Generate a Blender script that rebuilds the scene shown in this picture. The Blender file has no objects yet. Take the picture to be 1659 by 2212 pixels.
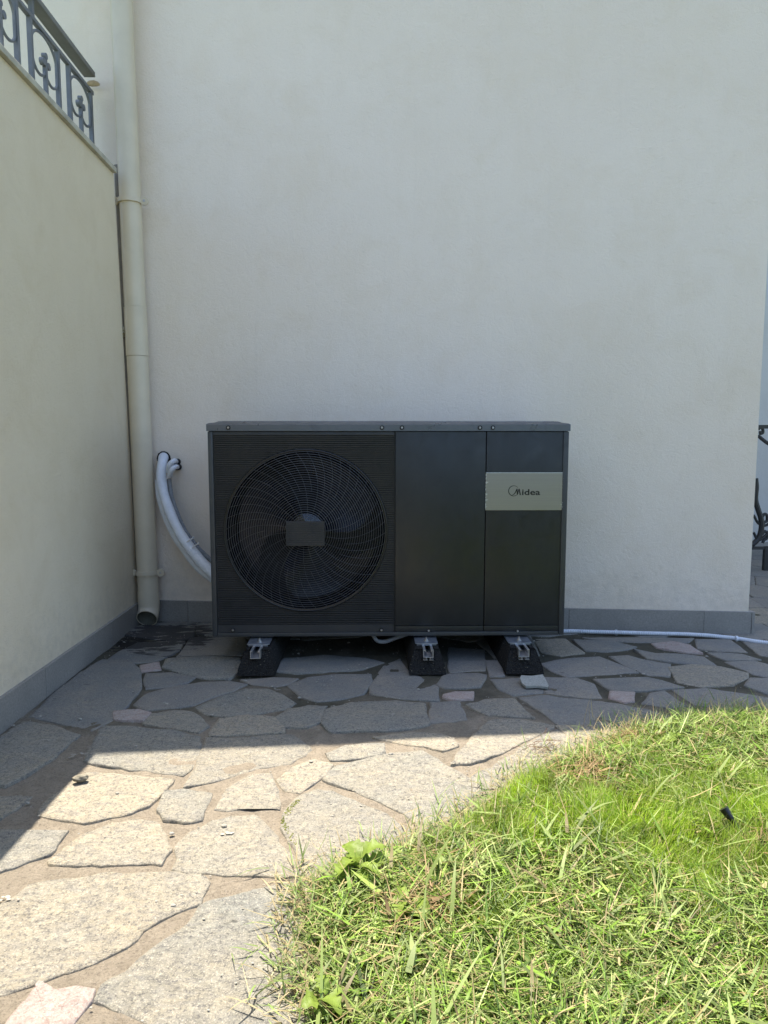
import bpy, bmesh, math, random
import numpy as np
from mathutils import Vector, Matrix, noise
random.seed(4); rng = np.random.default_rng(4)
S = bpy.context.scene
C = S.collection

# ------------------------------------------------------------ camera, light
EYE = 0.87; FPX = 1490.0
PITCH = math.atan(151/FPX); YAW = math.atan(29/FPX)
cam = bpy.data.cameras.new('camera'); co = bpy.data.objects.new('camera', cam); C.objects.link(co)
co.location = (0, 0, EYE); co.rotation_euler = (math.pi/2-PITCH, 0, -YAW)
cam.sensor_fit = 'VERTICAL'; cam.sensor_height = 36; cam.sensor_width = 27; cam.lens = FPX/2212*36
cam.clip_start = 0.05; cam.clip_end = 500
S.camera = co
SUNV = Vector((-0.164, 0.28, 1.0)).normalized()
elev = math.asin(SUNV.z)
w = bpy.data.worlds.new('World'); S.world = w; w.use_nodes = True
nt = w.node_tree; nt.nodes.clear()
sky = nt.nodes.new('ShaderNodeTexSky'); sky.sky_type = 'NISHITA'; sky.sun_disc = False
sky.sun_elevation = elev; sky.sun_rotation = math.atan2(SUNV.x, SUNV.y)
sky.air_density = 1.0; sky.dust_density = 1.6; sky.ozone_density = 1.0
bg = nt.nodes.new('ShaderNodeBackground'); bg.inputs[1].default_value = 0.15
wo = nt.nodes.new('ShaderNodeOutputWorld')
nt.links.new(sky.outputs[0], bg.inputs[0]); nt.links.new(bg.outputs[0], wo.inputs[0])
sl = bpy.data.lights.new('sun', 'SUN'); sl.energy = 5.0; sl.angle = math.radians(0.35); sl.color = (1.0, 0.90, 0.76)
so = bpy.data.objects.new('sun', sl); C.objects.link(so)
so.rotation_euler = SUNV.to_track_quat('Z', 'Y').to_euler(); so.location = (-3, 5, 12)
S.view_settings.view_transform = 'Standard'; S.view_settings.look = 'None'
S.view_settings.exposure = 1.34; S.view_settings.gamma = 1.0
S.view_settings.use_curve_mapping = False

# pixel (1659x2212 frame) -> point at a real distance
def _ray(px, py):
    d = Vector((px-829.5, -(py-1106), -FPX)); return co.rotation_euler.to_matrix() @ d
def onz(px, py, z=0.0): d = _ray(px, py); return Vector((0, 0, EYE)) + d*((z-EYE)/d.z)
def ony(px, py, Y): d = _ray(px, py); return Vector((0, 0, EYE)) + d*(Y/d.y)
def onx(px, py, X): d = _ray(px, py); return Vector((0, 0, EYE)) + d*(X/d.x)

# ------------------------------------------------------------ helpers
def tag(o, label=None, cat=None, group=None, kind=None):
    for k, v in (('label', label), ('category', cat), ('group', group), ('kind', kind)):
        if v: o[k] = v
    return o
def empty(name, loc, label, cat, group=None, rz=0):
    o = bpy.data.objects.new(name, None); C.objects.link(o); o.location = loc; o.rotation_euler = (0, 0, rz)
    o.empty_display_size = 0.05
    return tag(o, label, cat, group)
def link(name, me, mat, parent=None, loc=(0, 0, 0)):
    o = bpy.data.objects.new(name, me); C.objects.link(o)
    if mat and not me.materials: me.materials.append(mat)
    o.location = loc
    if parent is not None:
        o.parent = parent
    return o
def finish(name, bm, mat, parent=None, loc=(0, 0, 0), smooth=False, bevel=0, wn=True):
    if bevel:
        bmesh.ops.bevel(bm, geom=[e for e in bm.edges if e.is_manifold and e.calc_face_angle(0) > 0.6], offset=bevel, segments=2, profile=0.6, affect='EDGES', clamp_overlap=True)
    bmesh.ops.recalc_face_normals(bm, faces=bm.faces[:])
    me = bpy.data.meshes.new(name); bm.to_mesh(me); bm.free()
    if smooth:
        me.shade_smooth()
        me.set_sharp_from_angle(angle=math.radians(35))
    return link(name, me, mat, parent, loc)
def box(bm, x0, x1, y0, y1, z0, z1):
    r = bmesh.ops.create_cube(bm, size=1)
    for v in r['verts']:
        v.co = Vector(((x0+x1)/2+v.co.x*(x1-x0), (y0+y1)/2+v.co.y*(y1-y0), (z0+z1)/2+v.co.z*(z1-z0)))
    return r['verts']
def boxo(name, b, mat, parent=None, bevel=0.0, loc=(0, 0, 0)):
    bm = bmesh.new(); box(bm, *b); return finish(name, bm, mat, parent, loc, smooth=bevel > 0, bevel=bevel)
def spline(pts, n=12):
    P = [Vector(p) for p in pts]; P = [2*P[0]-P[1]] + P + [2*P[-1]-P[-2]]; out = []
    for i in range(1, len(P)-2):
        a, b, c, d = P[i-1:i+3]
        for k in range(n):
            t = k/n
            out.append(0.5*((2*b)+(c-a)*t+(2*a-5*b+4*c-d)*t*t+(3*b-a-3*c+d)*t**3))
    out.append(P[-2]); return out
def tube(bm, path, rad, seg=12, cap=True, closed=False, sx=1.0):
    rf = rad if callable(rad) else (lambda s: rad)
    rings = []; L = 0; n = len(path); prev = None
    T0 = (path[1]-path[0]).normalized()
    up = Vector((0, 0, 1)) if abs(T0.z) < 0.9 else Vector((0, 1, 0))
    N = T0.cross(up).normalized()
    for i, p in enumerate(path):
        if closed: T = (path[(i+1) % n]-path[i-1]).normalized()
        else: T = (path[min(i+1, n-1)]-path[max(i-1, 0)]).normalized()
        N = (N-T*N.dot(T)).normalized(); B = T.cross(N)
        if i: L += (p-path[i-1]).length
        r = rf(L)
        rings.append([bm.verts.new(p+(N*math.cos(a)*sx+B*math.sin(a))*r) for a in [2*math.pi*k/seg for k in range(seg)]])
    m = n if closed else n-1
    for i in range(m):
        A, Bq = rings[i], rings[(i+1) % n]
        for k in range(seg):
            bm.faces.new((A[k], A[(k+1) % seg], Bq[(k+1) % seg], Bq[k]))
    if cap and not closed:
        bm.faces.new(rings[0][::-1]); bm.faces.new(rings[-1])
def cyl(bm, p, axis, r, h, seg=20, r2=None):
    q = Vector(axis).to_track_quat('Z', 'Y').to_matrix().to_4x4()
    res = bmesh.ops.create_cone(bm, cap_ends=True, segments=seg, radius1=r, radius2=r if r2 is None else r2, depth=h,
                                matrix=Matrix.Translation(Vector(p)) @ q)
    return res['verts']

# ------------------------------------------------------------ materials
class M:
    def __init__(s, name, base=(0.5, 0.5, 0.5), rough=0.6, metal=0.0, spec=0.5):
        s.m = bpy.data.materials.new(name); s.m.use_nodes = True; s.t = s.m.node_tree
        s.b = s.t.nodes['Principled BSDF']; s.b.inputs['Base Color'].default_value = (*base, 1)
        s.b.inputs['Roughness'].default_value = rough; s.b.inputs['Metallic'].default_value = metal
        s.b.inputs['Specular IOR Level'].default_value = spec
        s.pos = s.n('ShaderNodeNewGeometry').outputs['Position']
    def n(s, t, **k):
        x = s.t.nodes.new(t)
        for a, b in k.items(): setattr(x, a, b)
        return x
    def l(s, a, b): s.t.links.new(a, b)
    def noise(s, scale, detail=4, rough=0.55, vec=None, stretch=None, dist=0.0):
        x = s.n('ShaderNodeTexNoise'); x.inputs['Scale'].default_value = scale; x.inputs['Detail'].default_value = detail
        x.inputs['Roughness'].default_value = rough; x.inputs['Distortion'].default_value = dist
        v = vec or s.pos
        if stretch:
            mp = s.n('ShaderNodeMapping'); mp.inputs['Scale'].default_value = stretch; s.l(v, mp.inputs[0]); v = mp.outputs[0]
        s.l(v, x.inputs['Vector']); return x.outputs['Fac']
    def ramp(s, fac, stops):
        r = s.n('ShaderNodeValToRGB'); e = r.color_ramp.elements
        while len(e) < len(stops): e.new(0.5)
        for i, (p, c) in enumerate(stops):
            e[i].position = p; e[i].color = (*c, 1) if not isinstance(c, (int, float)) else (c, c, c, 1)
        s.l(fac, r.inputs[0]); return r.outputs[0]
    def mix(s, fac, a, b, blend='MIX'):
        x = s.n('ShaderNodeMix', data_type='RGBA', blend_type=blend)
        for v, i in ((fac, 0), (a, 6), (b, 7)):
            if isinstance(v, (int, float)): x.inputs[i].default_value = v
            elif isinstance(v, tuple): x.inputs[i].default_value = (*v, 1)
            else: s.l(v, x.inputs[i])
        return x.outputs[2]
    def math(s, op, a, b=0.0, clamp=False):
        x = s.n('ShaderNodeMath', operation=op, use_clamp=clamp)
        for v, i in ((a, 0), (b, 1)):
            if isinstance(v, (int, float)): x.inputs[i].default_value = v
            else: s.l(v, x.inputs[i])
        return x.outputs[0]
    def bump(s, h, strength, dist):
        b = s.n('ShaderNodeBump'); b.inputs['Strength'].default_value = strength; b.inputs['Distance'].default_value = dist
        s.l(h, b.inputs['Height'])
        if s.b.inputs['Normal'].links: s.l(s.b.inputs['Normal'].links[0].from_socket, b.inputs['Normal'])
        s.l(b.outputs[0], s.b.inputs['Normal']); return s
    def color(s, c): s.l(c, s.b.inputs['Base Color']); return s
    def rough(s, c): s.l(c, s.b.inputs['Roughness']); return s

def stucco(name, a, b, c):
    m = M(name, rough=0.92, spec=0.2)
    big = m.noise(1.1, 5, 0.6); mid = m.noise(5.0, 6, 0.65, dist=0.6); streak = m.noise(3.0, 5, 0.6, stretch=(2.2, 2.2, 0.5))
    col = m.mix(m.ramp(big, [(0.35, 0.0), (0.68, 1.0)]), a, b)
    col = m.mix(m.ramp(mid, [(0.48, 0.0), (0.75, 0.55)]), col, c)
    col = m.mix(m.ramp(streak, [(0.5, 0.0), (0.85, 0.35)]), col, c)
    fine = m.noise(420, 3, 0.6)
    col = m.mix(m.ramp(fine, [(0.3, 0.0), (0.75, 0.16)]), col, tuple(x*0.6 for x in a))
    sep = m.n('ShaderNodeSeparateXYZ'); m.l(m.pos, sep.inputs[0]); mr = m.n('ShaderNodeMapRange'); m.l(sep.outputs[2], mr.inputs[0])
    mr.inputs[1].default_value = 0.10; mr.inputs[2].default_value = 0.40; mr.inputs[3].default_value = 0.30; mr.inputs[4].default_value = 0.0
    col = m.mix(m.ramp(m.math('ADD', m.noise(26, 6, 0.7), mr.outputs[0]), [(0.62, 0.0), (0.9, 0.26)]), col, (0.44, 0.39, 0.32))
    run = m.noise(9, 4, 0.6, stretch=(3.0, 3.0, 0.12)); col = m.mix(m.ramp(run, [(0.62, 0.0), (0.85, 0.09)]), col, (0.50, 0.45, 0.37))
    m.color(col)
    m.bump(m.noise(300, 4, 0.7), 0.75, 0.003)
    m.bump(m.noise(34, 6, 0.65, dist=1.4), 0.6, 0.0045)
    m.bump(m.noise(6, 3, 0.5), 0.35, 0.008)
    return m.m
mat_back = stucco('grey_stucco', (0.85, 0.74, 0.62), (0.89, 0.785, 0.665), (0.80, 0.68, 0.53))
mat_left = stucco('cream_stucco', (0.73, 0.625, 0.46), (0.79, 0.685, 0.515), (0.68, 0.565, 0.385))
mat_far = stucco('far_stucco', (0.56, 0.57, 0.57), (0.60, 0.60, 0.59), (0.52, 0.51, 0.48))

def skirting_mat():
    m = M('grey_granite_tile', rough=0.6, spec=0.35)
    n1 = m.noise(150, 6, 0.8); n2 = m.noise(7, 4, 0.6)
    oi = m.n('ShaderNodeObjectInfo')
    c = m.mix(m.ramp(n1, [(0.3, 0.0), (0.7, 1.0)]), (0.20, 0.185, 0.165), (0.38, 0.355, 0.315))
    c = m.mix(m.ramp(n2, [(0.35, 0.0), (0.7, 0.4)]), c, (0.16, 0.155, 0.14))
    c = m.mix(m.math('MULTIPLY', oi.outputs['Random'], 0.25), c, (0.32, 0.32, 0.31))
    m.color(c).bump(n1, 0.3, 0.001); return m.m
mat_skirt = skirting_mat()

def stain(m, col, dark):      # damp blotches on the ground in front of the spout
    d = m.n('ShaderNodeVectorMath', operation='DISTANCE'); m.l(m.pos, d.inputs[0]); d.inputs[1].default_value = (-0.93, 3.02, 0)
    near = m.n('ShaderNodeMapRange'); m.l(d.outputs['Value'], near.inputs[0])
    near.inputs[1].default_value = 0.15; near.inputs[2].default_value = 0.36; near.inputs[3].default_value = 0.34; near.inputs[4].default_value = 0.0
    n = m.noise(13, 4, 0.6, stretch=(0.7, 2.0, 1))
    f = m.math('ADD', n, near.outputs[0])
    return m.mix(m.ramp(f, [(0.70, 0.0), (0.76, 0.85)]), col, dark)

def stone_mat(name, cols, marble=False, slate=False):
    m = M(name, rough=0.78, spec=0.35)
    oi = m.n('ShaderNodeObjectInfo')
    cr = m.n('ShaderNodeValToRGB'); cr.color_ramp.interpolation = 'LINEAR'; e = cr.color_ramp.elements
    while len(e) < len(cols): e.new(0.5)
    for i, c in enumerate(cols): e[i].position = i/(len(cols)-1); e[i].color = (*c, 1)
    m.l(oi.outputs['Random'], cr.inputs[0]); base = cr.outputs[0]
    ofs = m.n('ShaderNodeVectorMath', operation='ADD'); m.l(m.pos, ofs.inputs[0])
    sc = m.n('ShaderNodeVectorMath', operation='SCALE'); sc.inputs[3].default_value = 37.0
    cmb = m.n('ShaderNodeCombineXYZ'); m.l(oi.outputs['Random'], cmb.inputs[0]); m.l(oi.outputs['Random'], cmb.inputs[1])
    m.l(cmb.outputs[0], sc.inputs[0]); m.l(sc.outputs[0], ofs.inputs[1]); v = ofs.outputs[0]
    grain = m.noise(120, 7, 0.85, vec=v); veins = m.noise(34, 6, 0.72, vec=v, stretch=(0.55, 1.4, 1), dist=1.2); blot = m.noise(5.5, 5, 0.6, vec=v)
    c = m.mix(m.ramp(blot, [(0.35, 0.0), (0.68, 0.7)]), base, (0.33, 0.285, 0.20) if not marble else (0.44, 0.37, 0.33))
    c = m.mix(m.ramp(veins, [(0.42, 0.0), (0.66, 0.55)]), c, (0.15, 0.155, 0.16) if not marble else (0.27, 0.17, 0.15))
    c = m.mix(m.ramp(grain, [(0.40, 0.9), (0.50, 0.0)]), c, (0.085, 0.085, 0.085) if not marble else (0.25, 0.18, 0.16))
    c = m.mix(m.ramp(m.noise(310, 4, 0.75, vec=v), [(0.52, 0.0), (0.66, 0.65)]), c, (0.52, 0.48, 0.40) if not marble else (0.52, 0.48, 0.44))
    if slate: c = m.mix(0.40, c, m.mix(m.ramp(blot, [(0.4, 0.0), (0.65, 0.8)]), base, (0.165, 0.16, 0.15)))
    c = stain(m, c, (0.02, 0.02, 0.022))
    m.color(c)
    m.bump(m.noise(210, 5, 0.8, vec=v), 0.25 if slate else 0.6, 0.0022)
    m.bump(m.noise(42, 7, 0.75, vec=v, dist=0.8), 0.35 if slate else 0.95, 0.009)
    m.bump(m.ramp(m.noise(9, 5, 0.6, vec=v, dist=1.6), [(0.47, 0.0), (0.50, 1.0)]), 0.35, 0.0025)
    m.bump(m.noise(7, 3, 0.5, vec=v), 0.5, 0.012)
    m.bump(m.ramp(m.noise(4.5, 7, 0.62, vec=v, dist=2.2), [(0.535, 0.0), (0.545, 1.0)]), 0.5, 0.004)
    return m.m
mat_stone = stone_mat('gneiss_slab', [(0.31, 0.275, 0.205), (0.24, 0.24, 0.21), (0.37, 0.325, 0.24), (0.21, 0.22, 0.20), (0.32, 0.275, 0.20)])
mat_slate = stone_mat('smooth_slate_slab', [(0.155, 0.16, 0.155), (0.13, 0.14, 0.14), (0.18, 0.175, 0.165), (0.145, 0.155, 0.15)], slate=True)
mat_marble = stone_mat('pink_marble', [(0.34, 0.30, 0.275), (0.37, 0.335, 0.305)], marble=True)

def mortar_mat():
    m = M('sandy_mortar', rough=0.95, spec=0.15)
    g = m.noise(170, 7, 0.85); md = m.noise(30, 6, 0.7); bl = m.noise(3.1, 4, 0.6)
    c = m.mix(m.ramp(md, [(0.35, 0.0), (0.7, 1.0)]), (0.26, 0.225, 0.175), (0.35, 0.305, 0.24))
    c = m.mix(m.ramp(g, [(0.36, 0.7), (0.5, 0.0)]), c, (0.09, 0.075, 0.06))
    c = m.mix(m.ramp(m.noise(190, 3, 0.7), [(0.62, 0.0), (0.72, 0.6)]), c, (0.46, 0.43, 0.37))
    sep = m.n('ShaderNodeSeparateXYZ'); m.l(m.pos, sep.inputs[0])     # joints darken in patches towards the house
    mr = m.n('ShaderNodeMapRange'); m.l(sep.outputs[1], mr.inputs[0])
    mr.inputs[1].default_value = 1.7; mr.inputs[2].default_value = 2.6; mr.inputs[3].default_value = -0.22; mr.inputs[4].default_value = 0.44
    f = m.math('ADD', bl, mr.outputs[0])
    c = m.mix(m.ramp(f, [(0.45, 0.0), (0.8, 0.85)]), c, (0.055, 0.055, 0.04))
    c = stain(m, c, (0.02, 0.02, 0.02))
    m.color(c); m.bump(g, 1.0, 0.006); m.bump(md, 0.9, 0.010); return m.m
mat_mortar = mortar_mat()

def plain(name, base, rough=0.5, metal=0.0, spec=0.5, nscale=60, var=0.25, bump=0.0, bscale=200):
    m = M(name, base, rough, metal, spec)
    n = m.noise(nscale, 4, 0.6)
    m.color(m.mix(m.ramp(n, [(0.35, 0.0), (0.75, 1.0)]), base, tuple(x*(1-var) for x in base)))
    m.rough(m.ramp(m.noise(nscale*0.4, 4, 0.7), [(0.3, max(0.02, rough-0.06)), (0.75, min(1, rough+0.10))]))
    if bump: m.bump(m.noise(bscale, 3, 0.6), bump, 0.001)
    return m.m
mat_pipe = plain('cream_pvc', (0.66, 0.575, 0.43), 0.38, nscale=9, var=0.10)
mat_pipe_in = plain('pipe_bore', (0.17, 0.16, 0.12), 0.6)
mat_dkpipe = plain('grey_joint_filler', (0.27, 0.245, 0.205), 0.9, nscale=20, var=0.4, bump=0.5, bscale=70)
def panel_mat(name, base, rough, dirt=0.3):
    m = M(name, base, rough, 0.0, 0.5)
    sm = m.noise(14, 5, 0.6, dist=0.8); dust = m.noise(5, 6, 0.7, stretch=(1, 1, 0.5)); sp = m.noise(500, 2, 0.5)
    c = m.mix(m.ramp(sm, [(0.55, 0.0), (0.72, 0.5)]), base, tuple(x*0.55 for x in base))
    c = m.mix(m.ramp(dust, [(0.4, 0.0), (0.8, dirt)]), c, (0.06, 0.057, 0.05))
    c = m.mix(m.ramp(sp, [(0.74, 0.0), (0.80, 0.35)]), c, (0.3, 0.3, 0.28))
    m.color(c); m.rough(m.ramp(sm, [(0.3, rough-0.05), (0.7, rough+0.14)]))
    m.bump(m.noise(2.2, 2, 0.5), 0.10, 0.01); m.bump(sp, 0.06, 0.0004)
    return m.m
mat_panel = panel_mat('charcoal_powder_coat', (0.013, 0.015, 0.016), 0.33)
mat_louvre = panel_mat('ribbed_charcoal', (0.026, 0.028, 0.032), 0.42, 0.4)
mat_frame = panel_mat('grey_painted_steel', (0.045, 0.048, 0.050), 0.36, 0.3)
mat_lid = panel_mat('slate_grey_lid', (0.14, 0.15, 0.17), 0.30, 0.2)
mat_lid.node_tree.nodes['Principled BSDF'].inputs['Metallic'].default_value = 0.6
mat_reflector = plain('bluish_reflector_metal', (0.42, 0.45, 0.50), 0.24, 0.75, nscale=6, var=0.08)  # bluish metal for the reflector added on the lid
mat_guard = plain('guard_wire', (0.09, 0.09, 0.095), 0.4, 0.3, nscale=30)
mat_guardrim = plain('black_rim', (0.012, 0.012, 0.013), 0.4)
mat_fan = plain('black_fan_plastic', (0.005, 0.007, 0.016), 0.27, spec=0.25, nscale=12)
mat_shroud = plain('black_shroud', (0.008, 0.008, 0.010), 0.14, spec=0.6, nscale=8)
mat_hub = plain('glossy_hub', (0.012, 0.014, 0.024), 0.04, spec=1.0)
mat_dark = plain('dark_interior', (0.006, 0.006, 0.007), 0.7)
mat_screw = plain('zinc_screw', (0.55, 0.55, 0.55), 0.35, 0.9)
mat_gasket = plain('black_washer', (0.01, 0.01, 0.01), 0.6)
mat_galv = plain('galvanised_bracket', (0.34, 0.37, 0.42), 0.38, 0.75, nscale=50, var=0.35)
mat_alu = plain('raw_aluminium_rail', (0.75, 0.75, 0.74), 0.36, 0.85)
def rubber():
    m = M('granulated_rubber', (0.02, 0.02, 0.02), 0.95, 0, 0.2)
    v = m.n('ShaderNodeTexVoronoi'); v.inputs['Scale'].default_value = 240; m.l(m.pos, v.inputs['Vector'])
    c = m.mix(m.ramp(v.outputs['Distance'], [(0.2, 0.0), (0.8, 1.0)]), (0.028, 0.028, 0.027), (0.008, 0.008, 0.008))
    c = m.mix(m.ramp(m.noise(170, 2, 0.4), [(0.70, 0.0), (0.74, 0.7)]), c, (0.22, 0.19, 0.14))
    m.color(c); m.bump(v.outputs['Distance'], 0.8, 0.003); return m.m
mat_rubber = rubber()
def plate_mat():
    m = M('brushed_name_plate', (0.27, 0.26, 0.235), 0.33, 1.0)
    n = m.noise(60, 4, 0.6, stretch=(0.03, 1, 6)); m.color(m.mix(m.ramp(n, [(0.3, 0.0), (0.7, 1.0)]), (0.39, 0.37, 0.36), (0.34, 0.325, 0.32)))
    m.rough(m.ramp(n, [(0.3, 0.34), (0.7, 0.42)])); m.bump(n, 0.08, 0.0006); return m.m
mat_plate = plate_mat()
mat_film = plain('curled_film', (0.55, 0.56, 0.52), 0.25, spec=0.7)
mat_ink = plain('dark_lettering', (0.012, 0.012, 0.010), 0.4)
mat_wrap = plain('white_insulation_wrap', (0.70, 0.73, 0.78), 0.42, nscale=40, var=0.12, bump=0.35, bscale=45)
mat_print = plain('print_dashes', (0.10, 0.10, 0.11), 0.7)
mat_corr = plain('grey_corrugated_tube', (0.30, 0.315, 0.33), 0.5)
mat_hose = plain('pale_hose_plastic', (0.66, 0.70, 0.76), 0.4, nscale=25, var=0.15)
mat_tie = plain('white_cable_tie', (0.8, 0.8, 0.8), 0.4)
mat_foam = plain('black_foam', (0.012, 0.012, 0.012), 0.95, bump=0.8, bscale=160)
mat_iron = plain('blue_grey_iron', (0.175, 0.185, 0.205), 0.55, nscale=18, var=0.3)
mat_rail = plain('dark_handrail', (0.19, 0.19, 0.18), 0.6, nscale=12)
mat_blackiron = plain('black_iron', (0.022, 0.024, 0.026), 0.5)
mat_coping = plain('cream_coping', (0.50, 0.47, 0.38), 0.8, nscale=18, var=0.35, bump=0.5, bscale=60)
mat_rust = plain('orange_sealant', (0.55, 0.42, 0.28), 0.9, nscale=60, var=0.4)
mat_plaster = plain('plaster_lump', (0.50, 0.47, 0.35), 0.95, bump=0.9, bscale=50)
mat_pebble = plain('pebble', (0.23, 0.21, 0.16), 0.85, nscale=120, var=0.6, bump=0.8, bscale=150)
mat_chip = plain('pale_chip', (0.34, 0.325, 0.28), 0.85, nscale=90, var=0.3)
mat_tile = plain('loose_tile', (0.34, 0.35, 0.32), 0.8, nscale=200, var=0.45, bump=0.4)
mat_stake = plain('black_plastic', (0.010, 0.010, 0.011), 0.3)
mat_twig = plain('dry_twig', (0.16, 0.085, 0.045), 0.8)
def soil_mat():
    m = M('lawn_soil', rough=0.95, spec=0.1); n = m.noise(90, 5, 0.7)
    m.color(m.mix(m.ramp(n, [(0.35, 0.0), (0.7, 1.0)]), (0.02, 0.022, 0.009), (0.07, 0.06, 0.028))).bump(n, 0.9, 0.01); return m.m
mat_soil = soil_mat()
def ground_mat():
    m = M('far_ground', rough=0.95, spec=0.1); n = m.noise(3, 6, 0.7)
    m.color(m.mix(m.ramp(n, [(0.35, 0.0), (0.7, 1.0)]), (0.07, 0.12, 0.03), (0.13, 0.16, 0.06))); return m.m
mat_ground = ground_mat()
def leafy(name, trans=0.4, attr=True, base=(0.2, 0.3, 0.06), rough=0.5, spec=0.35):
    m = M(name, base, rough, 0, spec)
    if attr:
        a = m.n('ShaderNodeAttribute', attribute_name='Col'); c = a.outputs['Color']
    else:
        c = m.mix(m.ramp(m.noise(45, 4, 0.6), [(0.35, 0.0), (0.7, 1.0)]), base, tuple(x*0.65 for x in base))
    m.color(c)
    tr = m.n('ShaderNodeBsdfTranslucent'); m.l(c, tr.inputs[0]); mx = m.n('ShaderNodeMixShader'); mx.inputs[0].default_value = trans
    out = m.t.nodes['Material Output']; m.l(m.b.outputs[0], mx.inputs[1]); m.l(tr.outputs[0], mx.inputs[2]); m.l(mx.outputs[0], out.inputs[0])
    return m.m
mat_grass = leafy('grass_blades', 0.42)
mat_weed = leafy('weed_leaf', 0.4, False, (0.24, 0.34, 0.06), 0.5)
mat_moss = leafy('moss', 0.2, False, (0.20, 0.22, 0.06), 0.9)
mat_added_hedge = leafy('added_hedge_leaves', 0.25, True, rough=0.45)

# ------------------------------------------------------------ setting: ground, patio
boxo('ground', (-60, 60, -60, 60, -0.30, -0.04), mat_ground)['kind'] = 'structure'

# house wall runs slightly skew to the unit: line y = WY0 + WS*x
WS = -0.104; WY0 = 3.200 + 0.012
def wally(x): return WY0 + WS*x
WANG = math.atan(WS)
WXR = 1.712
def patio_mesh():
    x0, x1, y0, y1, st = -1.40, 4.6, -3.0, 6.2, 0.02
    nx = 301; xs = np.linspace(x0, x1, nx); ys = np.concatenate([np.linspace(y0, 0.6, 60), np.linspace(0.62, 3.6, 150), np.linspace(3.65, y1, 40)])
    X, Y = np.meshgrid(xs, ys)
    Z = np.zeros_like(X)
    for i in range(X.shape[0]):
        for j in range(X.shape[1]):
            v = Vector((X[i, j], Y[i, j], 0))
            Z[i, j] = 0.0012+0.0055*noise.noise(v*7)+0.003*noise.noise(v*23)+0.0012*noise.noise(v*60)
    V = np.stack([X, Y, Z], -1).reshape(-1, 3); ny = len(ys)
    idx = np.arange(nx*ny).reshape(ny, nx)
    F = np.stack([idx[:-1, :-1], idx[:-1, 1:], idx[1:, 1:], idx[1:, :-1]], -1).reshape(-1, 4)
    me = bpy.data.meshes.new('patio'); me.from_pydata(V.tolist(), [], F.tolist()); me.shade_smooth()
    return me
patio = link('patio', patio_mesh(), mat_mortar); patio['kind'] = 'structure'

# slabs traced on the ground: A-space = two units per frame pixel, origin (0, 1336.6)
def A(pts, dx=0, dy=0): return [onz((x+dx)*0.5, 1336.6+(y+dy)*0.5, 0).xy for x, y in pts]
st = []
def sA(*p): st.append(A(p))
def sB(*p): st.append(A(p, dx=1659))
def sC(*p): st.append(A(p, dy=810))
sA((455,475),(560,478),(740,492),(852,522),(850,570),(832,620),(812,655),(775,675),(700,668),(600,655),(500,640),(430,632),(385,618),(400,570),(430,520))
sA((905,525),(1010,530),(1150,515),(1250,512),(1330,572),(1290,600),(1235,632),(1120,650),(1020,680),(930,705),(820,720),(860,650),(880,590))
sA((595,375),(650,330),(740,305),(870,285),(985,283),(1050,295),(985,325),(900,350),(840,378),(760,388),(650,396))
sA((660,420),(760,405),(830,412),(870,440),(890,468),(850,492),(760,478),(640,455))
sA((862,388),(930,358),(1060,312),(1150,312),(1210,335),(1260,370),(1220,395),(1120,412),(1000,425),(900,418))
sA((960,445),(1080,425),(1180,440),(1215,495),(1100,502),(920,508),(930,480))
sA((1250,400),(1330,388),(1395,390),(1390,440),(1330,470),(1240,470),(1200,435))
sA((1255,295),(1340,262),(1450,250),(1590,250),(1596,280),(1560,330),(1470,350),(1380,360),(1310,340))
sA((1200,230),(1240,180),(1400,165),(1560,175),(1645,195),(1560,222),(1400,235),(1290,238))
sA((1060,272),(1180,262),(1270,265),(1240,288),(1190,298),(1100,290))
sA((440,190),(560,200),(600,230),(605,290),(590,330),(545,380),(480,440),(400,482),(320,465),(220,442),(140,426),(180,385),(250,320),(340,250))
sA((-20,540),(110,460),(220,475),(330,515),(290,550),(230,600),(170,645),(100,690),(40,712),(-60,720))
sA((480,178),(520,150),(600,112),(700,108),(790,105),(770,140),(720,168),(660,190),(560,194))
sA((730,180),(870,170),(1030,178),(1025,225),(985,262),(880,260),(800,242),(715,215))
sA((830,88),(920,80),(1050,88),(1060,120),(1040,160),(880,160),(775,168),(805,130))
sA((640,245),(740,240),(830,260),(800,282),(720,298),(640,305),(632,270))
sA((-80,780),(0,780),(125,780),(60,830),(0,866),(-80,900))
sA((380,680),(480,685),(600,695),(735,705),(700,735),(665,780),(630,810),(560,840),(480,862),(380,880),(280,870),(185,850),(240,775),(310,725))
sA((725,765),(800,755),(900,772),(880,820),(862,870),(800,882),(730,862),(700,830))
sA((1010,730),(1080,690),(1160,685),(1170,720),(1185,780),(1190,820),(1100,812),(1000,828),(950,822),(968,780))
sA((1210,700),(1270,650),(1350,625),(1418,648),(1400,680),(1340,720),(1290,750),(1240,742))
sA((1430,588),(1500,560),(1640,548),(1645,588),(1560,606),(1440,615))
sA((1415,703),(1465,650),(1560,625),(1659,600),(1825,583),(1913,638),(2000,690),(2072,732),(1990,800),(1940,860),(1825,905),(1743,838),(1650,795),(1515,735))
sA((1239,861),(1292,790),(1380,755),(1439,767),(1544,814),(1661,861),(1725,908),(1780,960),(1750,1040),(1600,1110),(1440,1170),(1345,1125),(1310,1060),(1275,990),(1228,915))
sC((775,190),(830,130),(920,85),(1000,62),(1090,60),(1150,110),(1200,180),(1250,240),(1285,298),(1220,308),(1100,298),(980,296),(850,290),(770,272),(785,230))
sC((245,240),(300,190),(380,135),(480,95),(560,82),(660,85),(690,130),(710,190),(665,250),(560,250),(400,253),(250,250))
sC((-120,112),(0,115),(130,122),(272,125),(240,170),(200,215),(120,245),(0,290),(-120,300))
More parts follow.
